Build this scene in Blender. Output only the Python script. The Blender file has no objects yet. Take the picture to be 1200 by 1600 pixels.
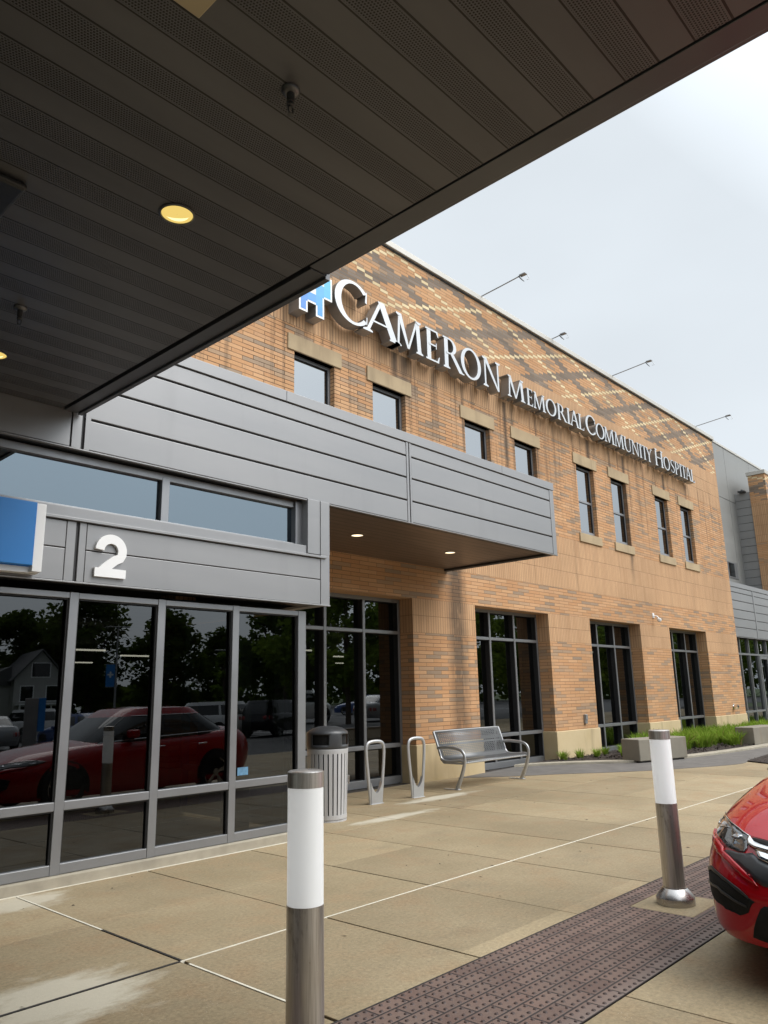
import bpy, bmesh, math, random
import numpy as np
from mathutils import Vector, Matrix
from mathutils.bvhtree import BVHTree

S = bpy.context.scene
COL = S.collection
R = math.radians
random.seed(7)

# ------------------------------------------------------------------ camera, sky, sun, exposure
cam_d = bpy.data.cameras.new('camera')
cam = bpy.data.objects.new('camera', cam_d)
COL.objects.link(cam)
CAM_H = 1.45
yaw, pitch, roll = R(47.3153456), R(13.38832125), R(-1.20783115)
fw = Vector((math.sin(yaw)*math.cos(pitch), math.cos(yaw)*math.cos(pitch), math.sin(pitch)))
rt = Vector((math.cos(yaw), -math.sin(yaw), 0)); up = rt.cross(fw)
rt2 = math.cos(roll)*rt + math.sin(roll)*up; up2 = -math.sin(roll)*rt + math.cos(roll)*up
mw = Matrix((rt2, up2, -fw)).transposed().to_4x4(); mw.translation = (0, 0, CAM_H)
cam.matrix_world = mw
cam_d.sensor_fit = 'VERTICAL'; cam_d.sensor_height = 32.0
cam_d.lens = 1191.304/1600*32.0
cam_d.clip_start = 0.05; cam_d.clip_end = 2000
S.camera = cam

SUN_ELEV, SUN_AZ = R(50), R(150)        # azimuth measured clockwise from +Y
world = bpy.data.worlds.new('World'); S.world = world; world.use_nodes = True
wn = world.node_tree; wn.nodes.clear()
wo = wn.nodes.new('ShaderNodeOutputWorld'); bg = wn.nodes.new('ShaderNodeBackground')
sky = wn.nodes.new('ShaderNodeTexSky'); sky.sky_type = 'NISHITA'; sky.sun_disc = False
sky.sun_elevation = SUN_ELEV; sky.sun_rotation = SUN_AZ
sky.dust_density = 3.0; sky.air_density = 1.0
hs = wn.nodes.new('ShaderNodeHueSaturation'); hs.inputs['Saturation'].default_value = 0.45
hs.inputs['Value'].default_value = 1.0
tc = wn.nodes.new('ShaderNodeTexCoord')
cl = wn.nodes.new('ShaderNodeTexNoise'); cl.inputs['Scale'].default_value = 1.7; cl.inputs['Detail'].default_value = 4
cl.inputs['Roughness'].default_value = 0.45
mp = wn.nodes.new('ShaderNodeMapping'); mp.inputs['Scale'].default_value = (1, 1, 2.2)
cr = wn.nodes.new('ShaderNodeMapRange'); cr.inputs['From Min'].default_value = 0.3; cr.inputs['From Max'].default_value = 0.7
cr.inputs['To Min'].default_value = 0.90; cr.inputs['To Max'].default_value = 1.05
cc = wn.nodes.new('ShaderNodeMix'); cc.data_type = 'RGBA'; cc.blend_type = 'MULTIPLY'
cc.inputs['Factor'].default_value = 1.0
mx = wn.nodes.new('ShaderNodeMix'); mx.data_type = 'RGBA'; mx.inputs['Factor'].default_value = 0.85
wn.links.new(tc.outputs['Generated'], mp.inputs['Vector']); wn.links.new(mp.outputs[0], cl.inputs['Vector'])
wn.links.new(cl.outputs['Fac'], cr.inputs['Value'])
cc.inputs['A'].default_value = (6.15, 6.65, 7.05, 1)            # the cloud sheet
wn.links.new(cr.outputs[0], cc.inputs['B'])
wn.links.new(sky.outputs[0], hs.inputs['Color'])
wn.links.new(hs.outputs[0], mx.inputs['A']); wn.links.new(cc.outputs['Result'], mx.inputs['B'])
# an overcast dome: brighter towards the zenith and round the veiled sun
def wmath(op, a, b, clamp=False):
    n = wn.nodes.new('ShaderNodeMath'); n.operation = op; n.use_clamp = clamp
    for i, v in enumerate((a, b)):
        if isinstance(v, (int, float)): n.inputs[i].default_value = v
        else: wn.links.new(v, n.inputs[i])
    return n.outputs[0]
nv = wn.nodes.new('ShaderNodeVectorMath'); nv.operation = 'NORMALIZE'; wn.links.new(tc.outputs['Generated'], nv.inputs[0])
sz = wn.nodes.new('ShaderNodeSeparateXYZ'); wn.links.new(nv.outputs[0], sz.inputs[0])
dt = wn.nodes.new('ShaderNodeVectorMath'); dt.operation = 'DOT_PRODUCT'; wn.links.new(nv.outputs[0], dt.inputs[0])
dt.inputs[1].default_value = (math.sin(SUN_AZ)*math.cos(SUN_ELEV), math.cos(SUN_AZ)*math.cos(SUN_ELEV), math.sin(SUN_ELEV))
zen = wmath('MULTIPLY', wmath('SUBTRACT', sz.outputs[2], .68), 3.2, True)
glo = wmath('MULTIPLY', wmath('SUBTRACT', dt.outputs['Value'], .55), 2.2, True)
amp = wmath('ADD', 1.0, wmath('ADD', wmath('MULTIPLY', zen, 1.1), wmath('MULTIPLY', glo, 1.5)))
am = wn.nodes.new('ShaderNodeVectorMath'); am.operation = 'SCALE'
wn.links.new(mx.outputs['Result'], am.inputs[0]); wn.links.new(amp, am.inputs['Scale'])
wn.links.new(am.outputs[0], bg.inputs['Color']); bg.inputs['Strength'].default_value = 0.10
wn.links.new(bg.outputs[0], wo.inputs['Surface'])

sun_d = bpy.data.lights.new('sun', 'SUN'); sun_d.energy = 1.5; sun_d.angle = R(40); sun_d.color = (1.0, 0.96, 0.9)
sun = bpy.data.objects.new('sun', sun_d); COL.objects.link(sun)
sd = Vector((math.sin(SUN_AZ)*math.cos(SUN_ELEV), math.cos(SUN_AZ)*math.cos(SUN_ELEV), math.sin(SUN_ELEV)))
sun.rotation_euler = sd.to_track_quat('Z', 'Y').to_euler(); sun.location = (0, -10, 30)

S.view_settings.view_transform = 'Standard'; S.view_settings.look = 'None'
S.view_settings.exposure = 0.52; S.view_settings.gamma = 1
S.view_settings.use_curve_mapping = False
S.render.engine = 'CYCLES'
S.cycles.max_bounces = 8; S.cycles.transparent_max_bounces = 12
S.cycles.use_denoising = True

# ------------------------------------------------------------------ mesh helpers
def tag(o, label=None, cat=None, group=None, kind=None):
    if label: o['label'] = label
    if cat: o['category'] = cat
    if group: o['group'] = group
    if kind: o['kind'] = kind
    return o

def thing(name, label, cat, loc=(0, 0, 0), rz=0.0, group=None):
    o = bpy.data.objects.new(name, None); COL.objects.link(o)
    o.location = loc; o.rotation_euler = (0, 0, rz); o.empty_display_size = 0.2
    return tag(o, label, cat, group)

def copy_tree(o, parent=None):
    c = o.copy(); COL.objects.link(c)
    if parent is not None: c.parent = parent
    for ch in list(o.children): copy_tree(ch, c)
    return c

class MB:
    def __init__(s): s.v = []; s.f = []
    def add(s, vs, fs):
        n = len(s.v); s.v += [tuple(p) for p in vs]; s.f += [tuple(i+n for i in f) for f in fs]; return s
    def box(s, x0, x1, y0, y1, z0, z1):
        v = [(x0,y0,z0),(x1,y0,z0),(x1,y1,z0),(x0,y1,z0),(x0,y0,z1),(x1,y0,z1),(x1,y1,z1),(x0,y1,z1)]
        return s.add(v, [(0,3,2,1),(4,5,6,7),(0,1,5,4),(1,2,6,5),(2,3,7,6),(3,0,4,7)])
    def quad(s, a, b, c, d): return s.add([a, b, c, d], [(0,1,2,3)])
    def prism(s, poly, fn):
        """poly of 2-D points; fn(u, v, k) -> 3-D point, k = 0 near / 1 far"""
        n = len(poly); vs = [fn(u, v, 0) for u, v in poly]+[fn(u, v, 1) for u, v in poly]
        fs = [tuple(range(n)), tuple(range(2*n-1, n-1, -1))]
        fs += [(i, i+n, (i+1) % n+n, (i+1) % n) for i in range(n)]
        return s.add(vs, fs)
    def lathe(s, prof, c=(0, 0, 0), n=40, cap=True):
        vs = []; fs = []; m = len(prof)
        for r, z in prof:
            for k in range(n):
                a = 2*math.pi*k/n; vs.append((c[0]+r*math.cos(a), c[1]+r*math.sin(a), c[2]+z))
        for i in range(m-1):
            for k in range(n):
                fs.append((i*n+k, i*n+(k+1) % n, (i+1)*n+(k+1) % n, (i+1)*n+k))
        if cap:
            fs.append(tuple(range(n-1, -1, -1))); fs.append(tuple(range((m-1)*n, m*n)))
        return s.add(vs, fs)
    def tube(s, path, rad, n=10, sx=1.0, closed=False, flat=None):
        """swept circle (or ellipse) along a path; rad number or list"""
        P = [Vector(p) for p in path]; m = len(P); vs = []; fs = []
        ref = Vector(flat) if flat else None
        for i, p in enumerate(P):
            if closed: t = P[(i+1) % m]-P[(i-1) % m]
            else: t = P[min(i+1, m-1)]-P[max(i-1, 0)]
            t.normalize()
            a = ref if ref else (Vector((0, 0, 1)) if abs(t.z) < .9 else Vector((1, 0, 0)))
            b1 = t.cross(a).normalized(); b2 = t.cross(b1).normalized()
            r = rad[i] if isinstance(rad, (list, tuple)) else rad
            for k in range(n):
                q = 2*math.pi*k/n
                vs.append(p+b1*(r*sx*math.cos(q))+b2*(r*math.sin(q)))
        for i in range(m if closed else m-1):
            j = (i+1) % m
            for k in range(n):
                fs.append((i*n+k, i*n+(k+1) % n, j*n+(k+1) % n, j*n+k))
        if not closed:
            fs.append(tuple(range(n-1, -1, -1))); fs.append(tuple(range((m-1)*n, m*n)))
        return s.add(vs, fs)
    def rings(s, RR, cap0=True, cap1=True):
        n = len(RR[0]); vs = [p for r in RR for p in r]; fs = []
        for i in range(len(RR)-1):
            for k in range(n):
                fs.append((i*n+k, i*n+(k+1) % n, (i+1)*n+(k+1) % n, (i+1)*n+k))
        if cap0: fs.append(tuple(range(n-1, -1, -1)))
        if cap1: fs.append(tuple(range((len(RR)-1)*n, len(RR)*n)))
        return s.add(vs, fs)
    def build(s, name, mat, parent=None, smooth=None, bevel=0, fix=True, seg=2):
        me = bpy.data.meshes.new(name); me.from_pydata(s.v, [], s.f); me.update()
        if fix:
            bm = bmesh.new(); bm.from_mesh(me); bmesh.ops.recalc_face_normals(bm, faces=bm.faces[:]); bm.to_mesh(me); bm.free()
        o = bpy.data.objects.new(name, me); COL.objects.link(o)
        for m in (mat if isinstance(mat, (list, tuple)) else [mat]): me.materials.append(m)
        if smooth:
            me.polygons.foreach_set('use_smooth', [True]*len(me.polygons)); me.set_sharp_from_angle(angle=R(smooth))
        if bevel:
            b = o.modifiers.new('bevel', 'BEVEL'); b.width = bevel; b.segments = seg; b.limit_method = 'ANGLE'; b.angle_limit = R(40)
        if parent is not None: o.parent = parent
        return o

# ------------------------------------------------------------------ material helpers
class G:
    """tiny node-graph writer"""
    def __init__(s, name):
        s.m = bpy.data.materials.new(name); s.m.use_nodes = True; s.nt = s.m.node_tree
        s.nt.nodes.clear(); s.out = s.nt.nodes.new('ShaderNodeOutputMaterial')
    def put(s, sock, v):
        if isinstance(v, bpy.types.NodeSocket): s.nt.links.new(v, sock)
        elif isinstance(v, (tuple, list)):
            sock.default_value = tuple(v)+((1,) if len(v) == 3 and len(sock.default_value) == 4 else ())
        else: sock.default_value = v
    def M(s, op, a, b=0.0, c=None, clamp=False):
        n = s.nt.nodes.new('ShaderNodeMath'); n.operation = op; n.use_clamp = clamp
        s.put(n.inputs[0], a); s.put(n.inputs[1], b)
        if c is not None: s.put(n.inputs[2], c)
        return n.outputs[0]
    def mix(s, f, a, b, mode='MIX'):
        n = s.nt.nodes.new('ShaderNodeMix'); n.data_type = 'RGBA'; n.blend_type = mode
        s.put(n.inputs[0], f); s.put(n.inputs[6], a); s.put(n.inputs[7], b); return n.outputs[2]
    def mixf(s, f, a, b):
        n = s.nt.nodes.new('ShaderNodeMix'); n.data_type = 'FLOAT'
        s.put(n.inputs[0], f); s.put(n.inputs[2], a); s.put(n.inputs[3], b); return n.outputs[0]
    def pos(s):
        n = s.nt.nodes.new('ShaderNodeNewGeometry'); return n.outputs['Position']
    def geo(s, k): return s.nt.nodes.new('ShaderNodeNewGeometry').outputs[k]
    def obj(s): return s.nt.nodes.new('ShaderNodeTexCoord').outputs['Object']
    def sep(s, v):
        n = s.nt.nodes.new('ShaderNodeSeparateXYZ'); s.put(n.inputs[0], v); return n.outputs[0], n.outputs[1], n.outputs[2]
    def comb(s, x, y, z):
        n = s.nt.nodes.new('ShaderNodeCombineXYZ')
        for i, v in enumerate((x, y, z)): s.put(n.inputs[i], v)
        return n.outputs[0]
    def scale(s, v, k):
        n = s.nt.nodes.new('ShaderNodeVectorMath'); n.operation = 'MULTIPLY'; s.put(n.inputs[0], v); n.inputs[1].default_value = k; return n.outputs[0]
    def noise(s, vec, sc, det=4, rough=.55, col=False):
        n = s.nt.nodes.new('ShaderNodeTexNoise'); s.put(n.inputs['Vector'], vec); n.inputs['Scale'].default_value = sc
        n.inputs['Detail'].default_value = det; n.inputs['Roughness'].default_value = rough
        return n.outputs['Color' if col else 'Fac']
    def white(s, vec, out='Value'):
        n = s.nt.nodes.new('ShaderNodeTexWhiteNoise'); n.noise_dimensions = '3D'; s.put(n.inputs['Vector'], vec); return n.outputs[out]
    def voro(s, vec, sc, feat='F1', out='Distance', rnd=1.0):
        n = s.nt.nodes.new('ShaderNodeTexVoronoi'); n.feature = feat; s.put(n.inputs['Vector'], vec); n.inputs['Scale'].default_value = sc
        n.inputs['Randomness'].default_value = rnd; return n.outputs[out]
    def ramp(s, f, stops, interp='LINEAR'):
        n = s.nt.nodes.new('ShaderNodeValToRGB'); n.color_ramp.interpolation = interp; e = n.color_ramp.elements
        while len(e) < len(stops): e.new(.5)
        for k, (p, c) in enumerate(stops):
            e[k].position = p; e[k].color = tuple(c)+(1,) if len(c) == 3 else c
        s.put(n.inputs[0], f); return n.outputs[0]
    def rng(s, v, a, b, c=0.0, d=1.0):
        n = s.nt.nodes.new('ShaderNodeMapRange'); s.put(n.inputs[0], v)
        for i, k in enumerate((a, b, c, d)): n.inputs[i+1].default_value = k
        return n.outputs[0]
    def bump(s, h, st=.3, dist=.01):
        n = s.nt.nodes.new('ShaderNodeBump'); s.put(n.inputs['Height'], h); n.inputs['Strength'].default_value = st
        n.inputs['Distance'].default_value = dist; return n.outputs[0]
    def bsdf(s, col, rough=.5, metal=0.0, normal=None, **kw):
        n = s.nt.nodes.new('ShaderNodeBsdfPrincipled'); s.put(n.inputs['Base Color'], col); s.put(n.inputs['Roughness'], rough)
        s.put(n.inputs['Metallic'], metal)
        if normal is not None: s.put(n.inputs['Normal'], normal)
        for k, v in kw.items(): s.put(n.inputs[k.replace('_', ' ')], v)
        return n.outputs[0]
    def end(s, sh): s.nt.links.new(sh, s.out.inputs['Surface']); return s.m
    def inv(s, f): return s.M('SUBTRACT', 1.0, f)
    def node(s, t): return s.nt.nodes.new(t)

def simple(name, col, rough=.5, metal=0., var=.12, nsc=3.0, grain=0., **kw):
    g = G(name); p = g.obj(); n = g.noise(p, nsc, 5)
    c = g.mix(g.rng(n, .3, .7, 0, 1), tuple(v*(1-var) for v in col), tuple(min(1, v*(1+var)) for v in col))
    r = g.rng(g.noise(p, nsc*2.3, 4), .3, .7, rough*.85, min(1, rough*1.15))
    nm = g.bump(g.noise(p, grain, 3), .25, .004) if grain else None
    return g.end(g.bsdf(c, r, metal, nm, **kw))

def emit(name, col, st):
    g = G(name); e = g.node('ShaderNodeEmission'); e.inputs[0].default_value = tuple(col)+(1,); e.inputs[1].default_value = st
    return g.end(e.outputs[0])

def glass(name, ior, tint, wob=0.0, rc=(.93, .97, 1)):
    g = G(name); f = g.node('ShaderNodeFresnel'); f.inputs[0].default_value = ior
    gl = g.node('ShaderNodeBsdfGlossy'); gl.inputs['Roughness'].default_value = 0.0; gl.inputs['Color'].default_value = tuple(rc)+(1,)
    tr = g.node('ShaderNodeBsdfTransparent'); tr.inputs[0].default_value = tuple(tint)+(1,)
    if wob:
        nm = g.bump(g.noise(g.pos(), .9, 2), wob, .01); g.put(gl.inputs['Normal'], nm)
    mx_ = g.node('ShaderNodeMixShader'); g.put(mx_.inputs[0], f.outputs[0])
    g.nt.links.new(tr.outputs[0], mx_.inputs[1]); g.nt.links.new(gl.outputs[0], mx_.inputs[2])
    return g.end(mx_.outputs[0])

# ------------------------------------------------------------------ materials
def brick_material(name, soldiers, lattice_z=None, stain=True):
    g = G(name); p = g.pos(); x, y, z = g.sep(p)
    u = g.M('ADD', x, y)
    h, L = .0676, .4064
    SH = g.mixf(g.M('LESS_THAN', z, 3.3), .40, .30)
    sol = None
    for a, b in soldiers:
        k = g.M('MULTIPLY', g.M('GREATER_THAN', z, a), g.M('LESS_THAN', z, b))
        sol = k if sol is None else g.M('MAXIMUM', sol, k)
    zr = g.M('DIVIDE', z, h); row = g.M('FLOOR', zr); fv = g.M('MULTIPLY', g.M('FRACT', zr), h)
    half = g.M('MULTIPLY', g.M('FLOORED_MODULO', row, 2.0), .5)
    ur = g.M('ADD', g.M('DIVIDE', u, L), half); col = g.M('FLOOR', ur); fu = g.M('MULTIPLY', g.M('FRACT', ur), L)
    zs = g.M('DIVIDE', g.M('SUBTRACT', z, 3.67), SH); row2 = g.M('FLOOR', zs); fv2 = g.M('MULTIPLY', g.M('FRACT', zs), SH)
    us = g.M('DIVIDE', u, h); col2 = g.M('FLOOR', us); fu2 = g.M('MULTIPLY', g.M('FRACT', us), h)
    def edge(f, w): return g.M('MINIMUM', f, g.M('SUBTRACT', w, f))
    d1 = g.M('MINIMUM', edge(fu, L), edge(fv, h)); d2 = g.M('MINIMUM', edge(fu2, h), edge(fv2, SH))
    d = g.mixf(sol, d1, d2)
    mort = g.rng(d, .0035, .006, 1, 0)
    rnd1 = g.white(g.comb(col, row, 0.0)); rnd2 = g.white(g.comb(col2, row2, 5.0))
    clus = g.noise(g.comb(g.M('MULTIPLY', col, .45), g.M('MULTIPLY', row, .8), 0.0), 1.0, 2)
    r1 = g.M('ADD', g.M('MULTIPLY', rnd1, .84), g.M('MULTIPLY', clus, .17))
    c1 = g.ramp(r1, [(0, (.50, .235, .090)), (.3, (.455, .200, .075)), (.52, (.53, .265, .115)), (.66, (.47, .225, .098)),
                     (.72, (.43, .235, .12)), (.82, (.33, .21, .13)), (1, (.245, .17, .118))])
    c2 = g.ramp(rnd2, [(0, (.47, .245, .115)), (.5, (.51, .275, .132)), (1, (.45, .228, .105))])
    c = g.mix(sol, c1, c2)
    if lattice_z:
        m = g.M('GREATER_THAN', z, lattice_z)
        # stepped diamond lattice of cream and charcoal half bricks
        uc = g.M('FLOOR', g.M('DIVIDE', g.M('SUBTRACT', u, 11.47+YA_WALL), L*.5)); rr0 = g.M('SUBTRACT', row, 135.0)
        a = g.M('ADD', uc, rr0); b = g.M('SUBTRACT', uc, rr0)
        def band(v, off, w): return g.M('LESS_THAN', g.M('FLOORED_MODULO', g.M('ADD', g.M('ADD', v, off), .01), 16.0), w)
        grey = g.M('MAXIMUM', band(a, 9.0, 2.5), band(b, 9.0, 2.5))
        cream = g.M('MAXIMUM', band(a, 0.0, .5), band(b, 0.0, .5))
        keep = g.M('GREATER_THAN', g.white(g.comb(col, row, 9.0)), .06)
        cg = g.mix(rnd1, (.155, .120, .095), (.235, .18, .14)); cw = g.mix(rnd1, (.68, .53, .31), (.58, .43, .23))
        c = g.mix(g.M('MULTIPLY', m, grey), c, cg)
        c = g.mix(g.M('MULTIPLY', g.M('MULTIPLY', m, cream), keep), c, cw)
    tint = g.rng(g.noise(p, .55, 4), .3, .7, .92, 1.18)
    fine = g.rng(g.noise(p, 90, 3), .2, .8, .86, 1.12)
    cb = g.node('ShaderNodeHueSaturation'); g.put(cb.inputs['Color'], c); g.put(cb.inputs['Value'], g.M('MULTIPLY', tint, fine)); cb.inputs['Saturation'].default_value = .88; cb.inputs['Hue'].default_value = .507
    grime = g.M('MULTIPLY', g.rng(g.noise(g.comb(g.M('MULTIPLY', u, 1.3), g.M('MULTIPLY', z, .7), 3.0), 1.0, 4), .42, .60), g.M('MULTIPLY', g.rng(z, 4.9, 5.8), g.rng(z, 8.2, 8.6, 1, 0))) if stain else 0.0
    mc = g.mix(g.noise(p, 2.0, 3), (.17, .10, .055), (.33, .20, .11)); mc = g.mix(grime, mc, (.045, .03, .02))
    c = g.mix(mort, cb.outputs[0], mc)
    if stain:
        # run-off streaks below the sign band, and one old leak beside the canopy end
        st = g.noise(g.comb(g.M('MULTIPLY', u, 5.0), g.M('MULTIPLY', z, .18), 0.0), 1.0, 5, .65)
        zone = g.M('MULTIPLY', g.rng(z, 4.2, 6.6), g.rng(z, 7.5, 7.75, 1, 0))
        sk = g.M('MULTIPLY', g.rng(st, .51, .68), zone)
        zone2 = g.M('MULTIPLY', g.rng(z, 3.4, 4.0), g.rng(z, 4.9, 5.3, 1, 0))
        sk = g.M('MAXIMUM', sk, g.M('MULTIPLY', g.rng(st, .58, .74), g.M('MULTIPLY', zone2, .7)))
        wob = g.M('MULTIPLY', g.M('SUBTRACT', g.noise(g.comb(0.0, 0.0, g.M('MULTIPLY', z, 3.0)), 1.0, 3), .5), .25)
        dx = g.M('ABSOLUTE', g.M('SUBTRACT', g.M('ADD', x, wob), 11.36))
        leak = g.M('MULTIPLY', g.rng(dx, .10, .36, 1, 0), g.rng(z, .6, 3.6, .72, 1))
        leak = g.M('MULTIPLY', leak, g.M('LESS_THAN', z, 3.75))
        leak = g.M('MULTIPLY', leak, g.rng(g.noise(g.comb(g.M('MULTIPLY', u, 9.0), g.M('MULTIPLY', z, 2.0), 1.0), 1.0, 4), .2, .45))
        for sx_, z0_, w_ in ((9.78, 6.3, .10), (10.05, 6.5, .16), (13.35, 5.4, .07), (17.05, 5.6, .10), (19.0, 4.0, .09), (21.6, 5.2, .08)):
            k = g.M('MULTIPLY', g.rng(g.M('ABSOLUTE', g.M('SUBTRACT', g.M('ADD', x, g.M('MULTIPLY', wob, .5)), sx_)), w_*.3, w_*1.5, 1, 0), g.M('MULTIPLY', g.rng(z, z0_, z0_+1.0), g.M('LESS_THAN', z, 7.6)))
            sk = g.M('MAXIMUM', sk, g.M('MULTIPLY', k, 1.15))
        dirt = g.M('MAXIMUM', g.M('MULTIPLY', sk, .72), g.M('MULTIPLY', leak, g.mixf(mort, .80, 1.0)))
        c = g.mix(dirt, c, (.060, .045, .034))
    hgt = g.M('ADD', g.M('MULTIPLY', g.inv(mort), 1.0), g.M('MULTIPLY', g.noise(p, 60, 3), .25))
    return g.end(g.bsdf(c, .82, 0, g.bump(hgt, .55, .006), Specular_IOR_Level=.25))

M = {}
YA_WALL = 8.68
M['brick'] = brick_material('brick', [(2.47, 3.07), (3.67, 4.87), (7.27, 8.47)], 8.47)
M['brick_pier'] = brick_material('brick_pier', [(4.0, 6.1), (7.0, 8.6)], 8.9, False)

def stone_mat(name, c0, c1):
    g = G(name); p = g.pos(); n = g.noise(p, 1.6, 6); x, y, z = g.sep(p)
    st = g.noise(g.comb(g.M('MULTIPLY', g.M('ADD', x, y), 4.0), g.M('MULTIPLY', z, .5), 0.0), 1.0, 5)
    c = g.mix(g.rng(n, .3, .7), c0, c1); c = g.mix(g.rng(st, .52, .75, 0, .45), c, (.17, .12, .07))
    return g.end(g.bsdf(c, .85, 0, g.bump(g.noise(p, 70, 4), .25, .004)))
M['limestone'] = stone_mat('limestone', (.50, .385, .215), (.58, .46, .28))
M['lintel'] = stone_mat('lintel_stone', (.36, .27, .165), (.45, .345, .21))
M['cap'] = simple('coping_metal', (.50, .48, .44), .5, .2, .06, 1.0)

def panel_mat(name, col, metal=.35, rough=.36):
    g = G(name); p = g.pos(); n = g.noise(g.scale(p, (.25, .25, 1.2)), 2.0, 4); x, y, z = g.sep(p)
    st = g.noise(g.comb(g.M('MULTIPLY', g.M('ADD', x, y), 3.5), g.M('MULTIPLY', z, .4), 0.0), 1.0, 5)
    c = g.mix(g.rng(n, .3, .7), tuple(v*.93 for v in col), tuple(v*1.06 for v in col))
    c = g.mix(g.rng(st, .55, .8, 0, .25), c, tuple(v*.7 for v in col))
    nm = g.bump(g.noise(g.scale(p, (1, 1, 1)), 1.3, 2), .12, .02)
    return g.end(g.bsdf(c, g.rng(n, .3, .7, rough*.85, rough*1.2), metal, nm))
M['panel'] = panel_mat('grey_metal_panel', (.275, .275, .279), .40, .40)
M['panel_dark'] = simple('panel_joint', (.03, .03, .032), .6, 0, .1)
M['wing_panel'] = panel_mat('wing_panel', (.235, .235, .225), .1, .55)
M['siding'] = panel_mat('siding_panel', (.27, .275, .275), .2, .5)
M['alu'] = simple('aluminium_frame', (.255, .26, .27), .36, .55, .06, 2.0)
M['gasket'] = simple('gasket', (.012, .012, .013), .6, 0, .1)
M['glass'] = glass('storefront_glass', 1.75, (.10, .105, .105))
M['glass_transom'] = glass('transom_glass', 2.5, (.06, .07, .08), .02, (.72, .88, 1.0))
M['glass_tall'] = glass('tall_window_glass', 2.05, (.10, .105, .105))
M['glass_upper'] = glass('upper_window_glass', 3.5, (.03, .035, .04), .03)
M['interior_wall'] = simple('interior_wall', (.16, .15, .14), .8, 0, .2)
M['interior_floor'] = simple('interior_floor', (.07, .065, .06), .35, 0, .2)
M['interior_green'] = simple('interior_column', (.30, .36, .27), .7, 0, .1)
M['strip_light'] = emit('strip_light', (1.0, .93, .75), 2.2)
M['lamp_yellow'] = emit('lamp_yellow', (1.0, .72, .20), .62)
M['lamp_bright'] = emit('lamp_bright', (1.0, .88, .45), .95)
M['lamp_warm'] = emit('lamp_warm', (1.0, .80, .5), 1.6)

def soffit_mat():
    g = G('soffit_metal'); p = g.pos(); x, y, z = g.sep(p)
    P = .295
    t = g.M('FLOORED_MODULO', g.M('SUBTRACT', y, .62), P)
    seam = g.M('MAXIMUM', g.M('LESS_THAN', t, .010), g.M('MULTIPLY', g.M('GREATER_THAN', t, .148), g.M('LESS_THAN', t, .156)))
    inz = g.M('MULTIPLY', g.M('GREATER_THAN', t, .018), g.M('LESS_THAN', t, .142))
    dp = .0125
    row = g.M('FLOOR', g.M('DIVIDE', t, dp))
    a = g.M('SUBTRACT', g.M('FLOORED_MODULO', g.M('ADD', x, g.M('MULTIPLY', g.M('FLOORED_MODULO', row, 2.0), dp*.5)), dp), dp/2)
    b = g.M('SUBTRACT', g.M('FLOORED_MODULO', t, dp), dp/2)
    dd = g.M('SQRT', g.M('ADD', g.M('MULTIPLY', a, a), g.M('MULTIPLY', b, b)))
    hole = g.M('MULTIPLY', g.rng(dd, .0036, .0048, 1, 0), inz)
    n = g.noise(g.scale(p, (.6, 3, 1)), 1.5, 3)
    c = g.mix(g.rng(n, .3, .7), (.102, .104, .110), (.124, .127, .134))
    c = g.mix(hole, c, (.008, .007, .007)); c = g.mix(seam, c, (.012, .011, .010))
    h = g.M('SUBTRACT', 1.0, g.M('MAXIMUM', g.M('MULTIPLY', hole, .5), seam))
    return g.end(g.bsdf(c, .42, .25, g.bump(h, .5, .004)))
M['soffit'] = soffit_mat()
M['soffit_trim'] = simple('soffit_trim', (.098, .102, .112), .36, .35, .06)
def brown_soffit():
    g = G('brown_soffit'); p = g.pos(); x, y, z = g.sep(p)
    t = g.M('FLOORED_MODULO', y, .15); seam = g.M('LESS_THAN', t, .010)
    n = g.noise(g.scale(p, (1.0, 9, 1)), 1.5, 4)
    c = g.mix(g.rng(n, .3, .7), (.13, .095, .075), (.19, .14, .11)); c = g.mix(seam, c, (.012, .01, .009))
    return g.end(g.bsdf(c, .42, .15, g.bump(g.inv(seam), .6, .006)))
M['brown_soffit'] = brown_soffit()

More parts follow.
